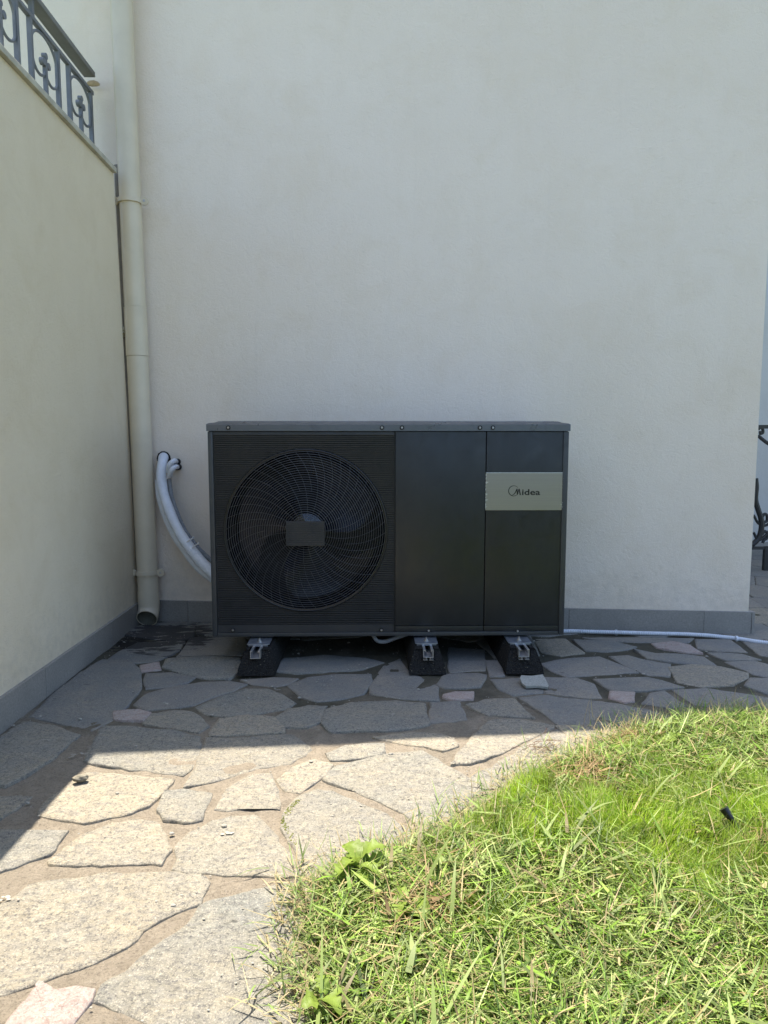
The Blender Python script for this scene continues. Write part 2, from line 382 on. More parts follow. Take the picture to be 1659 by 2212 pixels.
sC((-20,470),(100,395),(140,355),(300,328),(520,308),(700,308),(830,318),(875,350),(852,410),(845,442),(720,478),(620,548),(540,608),(420,668),(300,712),(180,752),(0,812),(-200,860),(-250,600))
sC((865,455),(950,422),(1080,388),(1200,365),(1300,348),(1350,420),(1400,600),(1400,760),(1390,941),(1400,1080),(900,1080),(700,950),(540,870),(455,830),(480,780),(620,672),(720,592),(850,492))
sA((1638,521),(1740,508),(1837,502),(1943,521),(1954,556),(1896,572),(1825,556),(1720,542))
sA((1965,622),(2010,560),(2050,512),(2110,450),(2220,445),(2385,472),(2290,522),(2170,582),(2050,622))
sB((375,380),(450,358),(555,355),(625,432),(560,428),(450,422),(400,400))
sB((600,350),(700,342),(860,357),(1010,374),(1120,397),(1220,422),(1150,452),(940,458),(770,462),(690,408))
sB((210,372),(320,368),(352,438),(300,446),(205,455))
sA((1420,400),(1520,372),(1700,364),(1820,377),(1838,465),(1700,485),(1440,490),(1400,455))
sA((1605,300),(1660,212),(1725,182),(1770,240),(1880,285),(1887,355),(1720,345),(1605,325))
sB((235,290),(270,247),(400,242),(435,252),(408,298),(270,303))
sB((475,272),(600,267),(685,282),(672,322),(560,332),(505,308))
sB((705,262),(830,264),(900,290),(930,343),(860,343),(705,323))
sB((690,200),(780,180),(920,172),(1000,200),(1080,236),(980,243),(800,253),(740,233))
sB((650,95),(780,92),(855,150),(760,166),(680,148))
sB((830,97),(990,105),(1080,125),(1035,138),(960,146),(880,143))
sB((920,268),(1130,260),(1190,274),(1280,303),(1130,316),(1000,318))
sB((1155,330),(1210,322),(1290,378),(1240,388),(1125,370))
sB((1260,316),(1400,308),(1640,347),(1700,385),(1500,400),(1350,375))
sB((985,170),(1060,166),(1145,190),(1225,200),(1222,248),(1130,243),(1060,213))
sB((1095,140),(1180,156),(1290,160),(1365,170),(1420,208),(1260,193),(1150,178))
sB((1355,97),(1490,97),(1555,148),(1450,143),(1360,133))
sB((1405,152),(1540,157),(1615,180),(1480,183))
sB((1242,217),(1330,207),(1450,217),(1560,242),(1560,262),(1500,288),(1380,298),(1280,278))
sB((1487,195),(1600,190),(1659,205),(1740,228),(1690,258),(1600,243))
sB((1560,107),(1659,117),(1740,140),(1690,168),(1625,160))
sB((875,86),(1100,86),(1320,90),(1300,108),(1100,106),(960,100))
sB((1590,265),(1700,268),(1800,300),(1800,345),(1660,330),(1570,295))
sB((440,190),(500,190),(515,248),(460,252))
sB((280,130),(430,140),(435,228),(285,232))
sB((760,470),(1000,466),(1180,466),(1160,520),(950,545),(860,565),(810,520))
sB((380,690),(520,615),(690,512),(740,492),(800,535),(850,590),(720,650),(600,720),(430,735))
NTR = len(st)
marb = [A([(510,407),(600,402),(632,415),(612,445),(508,438)]), A([(612,210),(680,197),(688,223),(620,233)]),
        A([(270,335),(310,325),(370,326),(368,352),(300,355),(268,345)], dx=1659), A([(987,326),(1075,328),(1072,360),(1040,366),(980,350)], dx=1659),
        A([(1170,115),(1250,106),(1310,120),(1360,152),(1300,148),(1190,130)], dx=1659),
        A([(180,792),(218,797),(238,818),(310,808),(378,822),(368,852),(290,941),(250,1010),(30,1010),(80,920),(130,862)], dy=810)]

def inside(p, poly):
    c = False; n = len(poly); j = n-1
    for i in range(n):
        a, b = poly[i], poly[j]
        if (a[1] > p[1]) != (b[1] > p[1]) and p[0] < (b[0]-a[0])*(p[1]-a[1])/(b[1]-a[1])+a[0]: c = not c
        j = i
    return c
def clip(poly, px, py, nx, ny):   # keep side where (p-P).n <= 0
    out = []
    for i in range(len(poly)):
        a, b = poly[i], poly[(i+1) % len(poly)]
        da = (a[0]-px)*nx+(a[1]-py)*ny; db = (b[0]-px)*nx+(b[1]-py)*ny
        if da <= 0: out.append(a)
        if (da < 0) != (db < 0):
            t = da/(da-db); out.append((a[0]+(b[0]-a[0])*t, a[1]+(b[1]-a[1])*t))
    return out
# crazy paving beyond what the photograph shows clearly: under the unit, past the corner, out of frame
traced = [[tuple(v) for v in s] for s in st+marb]
seeds = []
def densify(s):
    out = []
    for i in range(len(s)):
        a, b = s[i], s[(i+1) % len(s)]; n = max(1, int(math.hypot(b[0]-a[0], b[1]-a[1])/0.04))
        out += [(a[0]+(b[0]-a[0])*k/n, a[1]+(b[1]-a[1])*k/n) for k in range(n)]
    return out
tdense = [densify(s) for s in traced]
R2 = random.Random(9)
for gx in np.arange(-1.6, 4.4, 0.30):
    for gy in np.arange(-1.2, 6.0, 0.27):
        seeds.append((gx+R2.uniform(-.12, .12), gy+R2.uniform(-.11, .11)))
RX = float(onz(1659, 1530).x)
fill = []
for i, s in enumerate(seeds):
    if s[0] < -1.0 or any(inside(s, t) for t in traced): continue
    if s[1] < 2.0 and s[0] > 0.0: continue
    poly = [(s[0]-.5, s[1]-.5), (s[0]+.5, s[1]-.5), (s[0]+.5, s[1]+.5), (s[0]-.5, s[1]+.5)]
    for j, q in enumerate(seeds):
        if i == j: continue
        dx, dy = q[0]-s[0], q[1]-s[1]; d = math.hypot(dx, dy)
        if d < 1.1: poly = clip(poly, s[0]+dx/2-dx/d*0.012, s[1]+dy/2-dy/d*0.012, dx/d, dy/d)
        if len(poly) < 3: break
    if len(poly) < 3: continue
    # keep clear of traced slabs: cut by the nearest point of each
    ok = True
    for t in tdense:
        m_ = min(t, key=lambda v: (v[0]-s[0])**2+(v[1]-s[1])**2); d = math.hypot(m_[0]-s[0], m_[1]-s[1])
        if d < 0.05: ok = False; break
        if d < 0.6:
            nx, ny = (m_[0]-s[0])/d, (m_[1]-s[1])/d
            poly = clip(poly, m_[0]-nx*0.018, m_[1]-ny*0.018, nx, ny)
            if len(poly) < 3: ok = False; break
    if not ok: continue
    poly = clip(poly, -1.10, 0, -1, 0)
    if s[0] < WXR: poly = clip(poly, 0, WY0-0.03, -WS, 1)
    if len(poly) < 3: continue
    ar = abs(sum(poly[k][0]*poly[(k+1) % len(poly)][1]-poly[(k+1) % len(poly)][0]*poly[k][1] for k in range(len(poly))))/2
    if ar < 0.004 or any(inside(v, t) for v in poly for t in traced): continue
    if any(inside(v, poly) for t in tdense for v in t): continue
    fill.append(poly)

def slab(poly, mat, h=None):
    poly = [Vector(p) for p in poly]
    area = sum(poly[i].x*poly[(i+1) % len(poly)].y-poly[(i+1) % len(poly)].x*poly[i].y for i in range(len(poly)))
    if area < 0: poly = poly[::-1]
    c = sum(poly, Vector((0, 0)))/len(poly)
    near = c.y < 2.2
    mr_ = sum((p-c).length for p in poly)/len(poly); poly = [c+(p-c)*(1+0.014/mr_) for p in poly]
    pts = []; n = len(poly); step = 0.018 if near else 0.035
    sm = []
    for i in range(n):     # soften traced corners a little
        a, b, d = poly[i-1], poly[i], poly[(i+1) % n]
        sm += [b.lerp(a, 0.03), b.lerp(d, 0.03)]
    n = len(sm)
    for i in range(n):
        a, b = sm[i], sm[(i+1) % n]; k = max(1, int((b-a).length/step))
        for t in range(k): pts.append(a.lerp(b, t/k))
    amp = 0.0065 if near else 0.004
    P = []
    for p in pts:
        q = Vector((p.x, p.y, 0)); o = noise.noise_vector(q*22)*amp + noise.noise_vector(q*75)*amp*0.5 + (noise.cell_vector(q*34)-Vector((.5, .5, .5)))*amp*0.75
        P.append(Vector((p.x+o.x, p.y+o.y)))
    N = len(P); top = h or random.uniform(0.0050, 0.0075); tx, ty = random.uniform(-.008, .008), random.uniform(-.008, .008)
    bm = bmesh.new(); rings = []
    for inset, z in ((-0.001, -0.012), (0.0, top-0.0022), (0.0012, top-0.0007), (0.009, top)):
        r = []
        for i in range(N):
            T = (P[(i+1) % N]-P[i-1]); T = T.normalized() if T.length > 1e-9 else Vector((1, 0)); nrm = Vector((-T.y, T.x))
            q = P[i]+nrm*inset
            zz = z + (0 if z < 0 else (q.x-c.x)*tx+(q.y-c.y)*ty + noise.noise(Vector((q.x*16, q.y*16, 3)))*0.0016)
            r.append(bm.verts.new((q.x-c.x, q.y-c.y, zz)))
        rings.append(r)
    for a, b in zip(rings, rings[1:]):
        for i in range(N): bm.faces.new((a[i], a[(i+1) % N], b[(i+1) % N], b[i]))
    f = bm.faces.new(rings[-1]); f.normal_update()
    bmesh.ops.triangulate(bm, faces=[f])
    me = bpy.data.meshes.new('paving_stone'); bm.to_mesh(me); bm.free(); me.shade_smooth(); me.set_sharp_from_angle(angle=math.radians(50))
    return link('paving_stone', me, mat, patio, (c.x, c.y, 0))
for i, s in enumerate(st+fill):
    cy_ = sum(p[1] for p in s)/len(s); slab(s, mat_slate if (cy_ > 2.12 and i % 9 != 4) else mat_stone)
for i, s in enumerate(marb):
    slab(s, mat_marble, 0.008)['label'] = 'small pale pink marble piece set in the mortar'

# ------------------------------------------------------------ house wall (back)
house = empty('house', (0.3, 3.2, 0), 'pale grey stuccoed house wall behind the heat pump', 'house')
bm = bmesh.new()
def HZ(x): return 4.60 - 0.66*(x-(-0.33))    # sloping gable edge, out of frame
xL, xR = -4.5, WXR
pf = [(xL, wally(xL), 0), (xR, wally(xR), 0), (xR, wally(xR), HZ(xR)), (-2.2, wally(-2.2), HZ(-2.2)), (xL, wally(xL), HZ(-2.2))]
a_ = [bm.verts.new(p) for p in pf]; b_ = [bm.verts.new((p[0], p[1]+4.5, p[2])) for p in pf]
bm.faces.new(a_); bm.faces.new(b_[::-1])
for i in range(5): bm.faces.new((a_[i], b_[i], b_[(i+1) % 5], a_[(i+1) % 5]))
finish('wall', bm, mat_back, house, loc=(-0.3, -3.2, 0))
bm = bmesh.new(); box(bm, -4.4, WXR-0.004, 5.0, 7.36, 2.4, 7.2); finish('shade_block', bm, mat_back, house, loc=(-0.3, -3.2, 0))  # unseen block added to shade the ground past the house corner
# skirting tiles along the wall
xs = [-1.10, -0.885, -0.285, 0.315, 0.915, 1.515, 1.721]
for x0, x1 in zip(xs, xs[1:]):
    bm = bmesh.new(); g = 0.0005
    y0, y1 = wally(x0)-0.012, wally(x1)-0.012
    vs = box(bm, x0+g, x1-g, 0, 0.030, -0.01, 0.106)
    for v in vs: v.co.y += wally(v.co.x)-0.012
    finish('skirting_tile', bm, mat_skirt, house, loc=(-0.3, -3.2, 0), bevel=0.0012)
bm = bmesh.new(); vs = box(bm, 1.7225, 1.736, -0.012, 1.2, -0.01, 0.106)
for v in vs: v.co.y += wally(1.73)
finish('skirting_tile', bm, mat_skirt, house, loc=(-0.3, -3.2, 0), bevel=0.0012)
# ------------------------------------------------------------ garden wall (left)
WX = -1.119
gw = empty('garden_wall', (-1.28, 1.2, 0), 'cream rendered garden wall along the left, topped by a thin coping', 'wall')
bm = bmesh.new()
pr = [(-4.0, 0), (3.285, 0), (3.165, 2.035), (-4.0, 2.035)]
a_ = [bm.verts.new((WX, y, z)) for y, z in pr]; b_ = [bm.verts.new((WX-0.40, y, z)) for y, z in pr]
bm.faces.new(a_); bm.faces.new(b_[::-1])
for i in range(4): bm.faces.new((a_[i], b_[i], b_[(i+1) % 4], a_[(i+1) % 4]))
finish('wall', bm, mat_left, gw, loc=(1.28, -1.2, 0))
ys = [-3.8, -3.1, -2.5, -1.9, -1.3, -0.7, -0.1, 0.5, 1.1, 1.70, 2.30, 2.90, 3.296]
for y0, y1 in zip(ys, ys[1:]):
    bm = bmesh.new(); box(bm, WX-0.02, WX+0.013, y0+.0012, y1-.0012, -0.01, 0.107)
    finish('skirting_tile', bm, mat_skirt, gw, loc=(1.28, -1.2, 0), bevel=0.0012)
for y0, y1 in [(-3.9, -2.0), (-2.0, -0.3), (-0.3, 1.3), (1.3, 2.55), (2.55, 3.165)]:
    bm = bmesh.new(); box(bm, WX-0.41, WX+0.016, y0+.0015, y1-.0015, 2.036, 2.058)
    finish('coping_slab', bm, mat_coping, gw, loc=(1.28, -1.2, 0), bevel=0.003)
# strip of joint filler between the two walls
bm = bmesh.new()
tube(bm, [Vector((-1.112, 3.306, 0.1)), Vector((-1.118, 3.290, 0.9)), Vector((-1.125, 3.250, 2.10))], lambda s: 0.020, 12)
tag(finish('joint_filler', bm, mat_dkpipe, None, smooth=True), 'dark grey filler strip in the corner behind the downpipe', 'joint strip')
# plaster lump in corner at mid height
p = ony(266, 718, 3.27)
bm = bmesh.new(); bmesh.ops.create_icosphere(bm, subdivisions=3, radius=1)
for v in bm.verts:
    k = 1+0.35*noise.noise(v.co*2.3); v.co = Vector((v.co.x*0.03, v.co.y*0.05, v.co.z*0.026))*k
tag(finish('plaster_lump', bm, mat_plaster, None, loc=(p.x+0.004, 3.275, p.z), smooth=True), 'lump of cream plaster bridging the corner behind the downpipe', 'plaster')

# ------------------------------------------------------------ railing
RLX = -1.245
rl = empty('balcony_railing', (RLX, 2.8, 2.058), 'blue grey wrought iron railing with scrolls on top of the cream wall', 'railing')
RO = (-RLX, -2.8, -2.058)
Zm = onx(204, 209, RLX).z; Zh = Zm + 0.070
def flat(name, bm, mat=mat_iron, sm=True): return finish(name, bm, mat, rl, loc=RO, smooth=sm)
boxo('mid_rail', (RLX-0.009, RLX+0.009, -1.2, 3.29, Zm-0.008, Zm+0.008), mat_iron, rl, 0.002, RO)
boxo('handrail', (RLX-0.030, RLX+0.020, -1.2, 3.285, Zh-0.004, Zh+0.018), mat_rail, rl, 0.003, RO)
boxo('bottom_rail', (RLX-0.009, RLX+0.009, -1.2, 3.29, 2.066, 2.080), mat_iron, rl, 0.002, RO)
ye = [0.20, 0.53, 0.86, 1.19, 1.52, 1.85, 2.18]
panels = []
y_ = onx(203, 260, RLX).y; y_ = min(y_, 3.27)
for k in range(9):
    panels.append((y_-0.115-0.327*k))
def bar(y, z0, z1, w=0.008, name='bar'):
    bm = bmesh.new(); box(bm, RLX-w, RLX+w, y-w, y+w, z0, z1); return flat(name, bm)
for i, yc in enumerate(panels):
    hw = 0.112
    for s in (-1, 1):
        bar(yc+s*hw, 2.07, Zm)
    if i % 2 == 1: bar(yc-hw+0.02, Zm, Zh, 0.008, 'post')
    zt = Zm-0.012; zb = zt-0.245; zc = zt-0.098
    bar(yc, 2.07, zc+0.03, 0.007, 'bar')
    bm = bmesh.new()
    r_ = hw-0.012
    pts = []
    for t in np.linspace(0, math.pi, 25): pts.append(Vector((RLX, yc-r_*math.cos(t), zt-0.062+0.062*math.sin(t))))
    half = r_/2
    lowL = [Vector((RLX, yc-half-half*math.cos(t), zt-0.118-0.042*math.sin(t))) for t in np.linspace(0, math.pi*0.93, 13)]
    lowR = [Vector((RLX, yc+half+half*math.cos(t), zt-0.118-0.042*math.sin(t))) for t in np.linspace(0, math.pi*0.93, 13)]
    tube(bm, lowL[::-1]+pts+lowR, 0.0055, 6)
    flat('scroll', bm)
    bm = bmesh.new()
    for s in (-1, 1):
        cyl(bm, (RLX, yc+s*0.020, zc-0.002), (1, 0, 0), 0.0135, 0.016, 14)
    cyl(bm, (RLX, yc, zc+0.026), (1, 0, 0), 0.0115, 0.016, 14)
    flat('finial', bm)
bm = bmesh.new(); bmesh.ops.create_icosphere(bm, subdivisions=2, radius=1)
for v in bm.verts: v.co = Vector((v.co.x*0.030, v.co.y*0.008, v.co.z*0.012))*(1+0.4*noise.noise(v.co*3))
finish('sealant', bm, mat_rust, rl, loc=(0, 3.305-2.8, Zh-2.058-0.02), smooth=True)['label'] = 'orange sealant blob where the handrail meets the wall'

# ------------------------------------------------------------ downpipe
px0 = ony(319, 1290, 3.25)
dp = empty('downpipe', (px0.x, 3.24, 0), 'cream round downpipe in the corner with clamps and open spout', 'downpipe')
def PX(z): return -1.056 - 0.029*(z/2.8)
PY = 3.245; DO = (-px0.x, -3.24, 0)
zj0 = ony(300, 665, PY).z; zj1 = ony(302, 770, PY).z
def pipe_sec(z0, z1, r, name):
    bm = bmesh.new(); tube(bm, [Vector((PX(z), PY, z)) for z in np.linspace(z0, z1, 8)], r, 40); return finish(name, bm, mat_pipe, dp, loc=DO, smooth=True)
pipe_sec(0.105, zj1, 0.0475, 'pipe_section')
pipe_sec(zj1+0.001, zj0, 0.0500, 'pipe_socket')
pipe_sec(zj0+0.001, 3.4, 0.0475, 'pipe_section')
pipe_sec(0.100, 0.165, 0.0495, 'pipe_socket')
# elbow with open mouth
bm = bmesh.new(); R_ = 0.070; seg = 40; th = math.radians(60)
def elbow(rr):
    store = []
    for t in np.linspace(0, th, 10):
        cy_, cz_ = PY-R_+R_*math.cos(t), 0.102-R_*math.sin(t)
        Nn = Vector((0, math.cos(t), -math.sin(t)))
        store.append([bm.verts.new(Vector((PX(0.1), cy_, cz_))+(Vector((1, 0, 0))*math.cos(a)+Nn*math.sin(a))*rr) for a in [2*math.pi*k/seg for k in range(seg)]])
    for a, b in zip(store, store[1:]):
        for k in range(seg): bm.faces.new((a[k], a[(k+1) % seg], b[(k+1) % seg], b[k]))
    return store
rings = elbow(0.0488)
lip = [bm.verts.new(Vector((PX(0.1), PY-R_+R_*math.cos(th), 0.102-R_*math.sin(th)))+(Vector((1, 0, 0))*math.cos(a)+Vector((0, math.cos(th), -math.sin(th)))*math.sin(a))*0.0450) for a in [2*math.pi*k/seg for k in range(seg)]]
for k in range(seg): bm.faces.new((rings[-1][k], rings[-1][(k+1) % seg], lip[(k+1) % seg], lip[k]))
spout = finish('spout', bm, mat_pipe, dp, loc=DO, smooth=True)
bm = bmesh.new(); inner = elbow(0.0449); bm.faces.new(inner[0])
finish('bore', bm, mat_pipe_in, spout, smooth=True)
for (cx, cy_) in ((281, 436), (319, 1236)):
    z = ony(cx, cy_, PY).z
    bm = bmesh.new(); r = 0.0505
    arc = [Vector((PX(z)+r*math.cos(t), PY-r*math.sin(t), z)) for t in np.linspace(0, math.pi, 24)]
    rr = []
    for p_ in arc:
        nrm = Vector((p_.x-PX(z), p_.y-PY, 0)).normalized()
        rr.append([bm.verts.new(p_+nrm*a+Vector((0, 0, b))) for a, b in ((-0.002, -0.0095), (0.005, -0.0095), (0.005, 0.0095), (-0.002, 0.0095))])
    for a, b in zip(rr, rr[1:]):
        for k in range(4): bm.faces.new((a[k], a[(k+1) % 4], b[(k+1) % 4], b[k]))
    cl = finish('pipe_clamp', bm, mat_pipe, dp, loc=DO, smooth=True)
    for s in (-1, 1):
        bm = bmesh.new()
        cxp = PX(z)+s*0.0655
        box(bm, min(PX(z)+s*0.048, cxp), max(PX(z)+s*0.048, cxp), PY-0.014, PY-0.006, z-0.0125, z+0.0125)
        cyl(bm, (cxp, PY-0.010, z), (0, 1, 0), 0.0175, 0.011, 24)
        finish('clamp_ear', bm, mat_pipe, cl, smooth=True)
        bm = bmesh.new(); cyl(bm, (cxp, PY-0.016, z), (0, 1, 0), 0.0055, 0.004, 12); finish('screw', bm, mat_screw, cl, smooth=True)
# ------------------------------------------------------------ heat pump
YF = 2.65; UXL, UXR = -0.619, 0.762; UZ0, UZ1 = 0.113, 0.941
hp = empty('heat_pump', ((UXL+UXR)/2, YF+0.2, UZ0), 'black outdoor heat pump unit with one big round fan and a metal name plate', 'heat pump')
HO = (-(UXL+UXR)/2, -(YF+0.2), -UZ0)
def part(name, bm, mat, parent=None, smooth=False, bevel=0):
    return finish(name, bm, mat, parent or hp, loc=HO if (parent is None or parent is hp) else (0, 0, 0), smooth=smooth, bevel=bevel)
def U(px, py): v = ony(px, py, YF); return v.x, v.z
D = 0.42; zt = U(600, 931)[1]        # underside of lid skirt
bm = bmesh.new()
box(bm, UXL+.003, UXL+0.020, YF+0.003, YF+D, UZ0, zt)
box(bm, UXR-0.020, UXR-.003, YF+0.003, YF+D, UZ0, zt)
box(bm, UXL+.0202, UXR-.0202, YF+D-0.01, YF+D-.001, UZ0, zt)
box(bm, UXL+.0202, UXR-.0202, YF+0.001, YF+D-.0102, UZ0, UZ0+0.014)
box(bm, U(852, 1000)[0]-0.004, U(852, 1000)[0]+0.004, YF+0.03, YF+D-.0102, UZ0+.0142, zt-.001)
casing = part('casing', bm, mat_frame, bevel=0.0025, smooth=True)
# front corner posts
for a, b in ((UXL, UXL+0.0195), (UXR-0.0215, UXR)):
    bm = bmesh.new(); box(bm, a, b, YF-0.004, YF+0.04, UZ0-0.001, zt-0.0015); part('corner_post', bm, mat_frame, bevel=0.004, smooth=True)
# lid: fascia, bevelled crown
bm = bmesh.new()
prof = [(0.0, zt), (0.0, UZ1-0.004), (0.006, UZ1), (0.028, UZ1+0.0035), (0.040, UZ1+0.0085), (0.050, UZ1+0.009)]
lv = []
x0, x1, y0, y1 = UXL-0.003, UXR+0.003, YF-0.008, YF+D+0.01
for ins, z in prof:
    lv.append([bm.verts.new(q) for q in ((x0+ins, y0+ins*.8, z), (x1-ins, y0+ins*.8, z), (x1-ins, y1-ins*.8, z), (x0+ins, y1-ins*.8, z))])
for a, b in zip(lv, lv[1:]):
    for k in range(4): bm.faces.new((a[k], a[(k+1) % 4], b[(k+1) % 4], b[k]))
bm.faces.new(lv[-1]); bm.faces.new(lv[0][::-1])
lid = part('lid', bm, mat_lid, bevel=0.0012, smooth=True)
bm = bmesh.new(); box(bm, x0+0.052, x1-0.052, y0+0.044, y1-0.044, UZ1+0.0086, UZ1+0.0098); finish('sky_reflector', bm, mat_reflector, lid)  # unseen bluish reflector added to throw sky glow onto the wall
def screw(px, py, parent, y=None, r=0.0048):
    x, z = U(px, py); y = y if y is not None else YF
    bm = bmesh.new(); cyl(bm, (x, y-0.0008, z), (0, 1, 0), r*1.75, 0.0024, 20)
    wsh = finish('washer', bm, mat_gasket, parent, smooth=True)
    bm = bmesh.new(); cyl(bm, (x, y-0.0035, z), (0, -1, 0), r, 0.0036, 14, r*0.7); finish('screw', bm, mat_screw, parent, smooth=True)
for sx in (494, 825, 868, 1036, 1064): screw(sx, 924, lid, YF-0.008)
# ribbed panel with round hole
FX, FZ = U(661, 1147); FR = 0.312
bm = bmesh.new(); lx0, lx1 = UXL+0.0205, U(851.5, 1000)[0]; lz0, lz1 = UZ0+0.015, zt-0.002
pitch = 0.0072; z = lz0; rows = []
zr0 = lz0+0.030
rows.append((lz0, YF+0.002)); rows.append((zr0, YF+0.002)); z = zr0
while z < lz1-pitch-0.004:
    rows += [(z+0.0004, YF+0.0075), (z+0.0026, YF+0.0080), (z+0.0034, YF+0.0008), (z+pitch-0.0004, YF+0.0004)]
    z += pitch
rows.append((lz1, YF+0.002))
def xsp(zz):
    d = FR*FR-(zz-FZ)**2
    return math.sqrt(d) if d > 0 else None
cut = []
for zz, yy in rows: cut.append((zz, yy))
for (za, ya), (zb, yb) in zip(cut, cut[1:]):
    sa, sb = xsp(za), xsp(zb)
    if sa is None and sb is None:
        bm.faces.new([bm.verts.new(p) for p in ((lx0, ya, za), (lx1, ya, za), (lx1, yb, zb), (lx0, yb, zb))]); continue
    sa = sa or 0.0; sb = sb or 0.0
    bm.faces.new([bm.verts.new(p) for p in ((lx0, ya, za), (FX-sa, ya, za), (FX-sb, yb, zb), (lx0, yb, zb))])
    bm.faces.new([bm.verts.new(p) for p in ((FX+sa, ya, za), (lx1, ya, za), (lx1, yb, zb), (FX+sb, yb, zb))])
bmesh.ops.remove_doubles(bm, verts=bm.verts[:], dist=1e-6)
louv = bpy.data.meshes.new('ribbed_panel'); bm.to_mesh(louv); bm.free()
louvre = link('ribbed_panel', louv, mat_louvre, hp, HO)
for sx, sy in ((503, 1361), (824, 1361)): screw(sx, sy, louvre, YF+0.001)
# plain panels
def flatpanel(px0_, px1_, name='front_panel'):
    xa, xb = U(px0_, 1100)[0], U(px1_, 1100)[0]; zs = U(0, 1357)[1]
    bm = bmesh.new(); box(bm, xa, xb, YF+0.0005, YF+0.012, zs+0.0012, lz1); p_ = part(name, bm, mat_panel, bevel=0.0015, smooth=True)
    bm = bmesh.new(); box(bm, xa, xb, YF+0.0005, YF+0.012, lz0, zs-0.0008); q = part('lower_strip', bm, mat_panel, bevel=0.0012, smooth=True)
    return p_, q
p1, s1 = flatpanel(854.0, 1047.6); p2, s2 = flatpanel(1049.6, 1218.2)
screw(926, 1362, s1, YF); screw(1118, 1363, s2, YF)
bm = bmesh.new(); box(bm, lx1-.002, UXR-.022, YF+0.0135, YF+0.016, lz0, lz1); part('backing', bm, mat_dark)
bm = bmesh.new(); box(bm, UXL+0.0205, UXR-0.0225, YF-0.003, YF+0.0008, UZ0-0.001, UZ0+0.0132); part('bottom_trim', bm, mat_frame, bevel=0.0015, smooth=True)
bm = bmesh.new(); box(bm, lx1+0.0003, lx1+0.0028, YF-0.0006, YF+0.0130, UZ0+0.0140, lz1); part('seam', bm, mat_gasket)
# shroud, coil, fan
bm = bmesh.new(); sg = 96
rings = []
for y_, r in ((YF+0.001, FR+0.006), (YF-0.005, FR+0.003), (YF-0.005, FR-0.004), (YF+0.006, FR-0.008), (YF+0.03, FR-0.018), (YF+0.11, FR-0.020), (YF+0.15, FR-0.006)):
    rings.append([bm.verts.new((FX+r*math.cos(2*math.pi*k/sg), y_, FZ+r*math.sin(2*math.pi*k/sg))) for k in range(sg)])
for a, b in zip(rings, rings[1:]):
    for k in range(sg): bm.faces.new((a[k], a[(k+1) % sg], b[(k+1) % sg], b[k]))
part('fan_shroud', bm, mat_shroud, smooth=True)
bm = bmesh.new(); box(bm, UXL+0.022, lx1-0.006, YF+0.30, YF+0.34, UZ0+0.016, zt-0.003)
for zz in np.arange(UZ0+0.03, zt-0.01, 0.02): box(bm, UXL+0.022, lx1-0.006, YF+0.292, YF+0.2995, zz, zz+0.008)
part('coil', bm, mat_dark)
fan = bpy.data.objects.new('fan', None); C.objects.link(fan); fan.parent = hp; fan.location = (FX+HO[0], YF+0.075+HO[1], FZ+HO[2]); fan.empty_display_size = .05
bm = bmesh.new()
hubp = [(0.0, -0.030), (0.02, -0.0295), (0.045, -0.026), (0.062, -0.016), (0.066, 0.0), (0.066, 0.06)]
rr = [[bm.verts.new((r*math.cos(2*math.pi*k/48), y_, r*math.sin(2*math.pi*k/48))) for k in range(48)] for r, y_ in hubp[1:]]
c0 = bm.verts.new((0, -0.030, 0))
for k in range(48): bm.faces.new((c0, rr[0][k], rr[0][(k+1) % 48]))
for a, b in zip(rr, rr[1:]):
    for k in range(48): bm.faces.new((a[k], a[(k+1) % 48], b[(k+1) % 48], b[k]))
finish('hub', bm, mat_hub, fan, smooth=True)
for bl in range(3):
    bm = bmesh.new(); nr, na = 16, 20; g = [[], []]
    for s in range(2):
        for i in range(nr+1):
            u = i/nr; r = 0.060+u*(0.282-0.060); row = []
            sweep = 0.55*u*u; span = 1.15+0.55*u-0.25*u*u
            for j in range(na+1):
                v = j/na; edge = 0.10*math.sin(u*9)*(1 if j == na else 0)
                a = bl*2*math.pi/3 + 0.5 + sweep + (v-0.5)*span + edge*0.4
                yy = (v-0.5)*(0.085-0.03*u) + 0.018*math.sin(v*math.pi) + 0.012*u + 0.02 + s*0.0035
                row.append(bm.verts.new((r*math.cos(a), yy, r*math.sin(a))))
            g[s].append(row)
    for s in range(2):
        for i in range(nr):
            for j in range(na): bm.faces.new((g[s][i][j], g[s][i][j+1], g[s][i+1][j+1], g[s][i+1][j]))
    for i in range(nr):
        for j in (0, na): bm.faces.new((g[0][i][j], g[0][i+1][j], g[1][i+1][j], g[1][i][j]))
    for j in range(na):
        for i in (0, nr): bm.faces.new((g[0][i][j], g[0][i][j+1], g[1][i][j+1], g[1][i][j]))
    finish('blade', bm, mat_fan, fan, smooth=True)
# guard: concentric wires and swirled spokes on a shallow dome
def gy(r): return YF-0.004-0.024*math.cos(min(1, r/FR)*math.pi/2)**0.8
bm = bmesh.new(); nring = 30
for k in range(nring):
    r = 0.052+(FR-0.006-0.052)*k/(nring-1); n_ = 96
    tube(bm, [Vector((FX+r*math.cos(t), gy(r), FZ+r*math.sin(t))) for t in [2*math.pi*q/n_ for q in range(n_)]], 0.00115, 5, closed=True)
guard = part('fan_guard', bm, mat_guard, smooth=True)
bm = bmesh.new(); ns = 44
for k in range(ns):
    t0 = 2*math.pi*k/ns; r0 = 0.05 if k % 2 == 0 else 0.155
    pts = []
    for r in np.linspace(r0, FR-0.003, 18):
        t = t0+0.42*(r/FR)**1.8; pts.append(Vector((FX+r*math.cos(t), gy(r)+0.0018, FZ+r*math.sin(t))))
    tube(bm, pts, 0.00075, 5)
finish('guard_spokes', bm, mat_guard, guard, smooth=True)
bm = bmesh.new(); n_ = 96
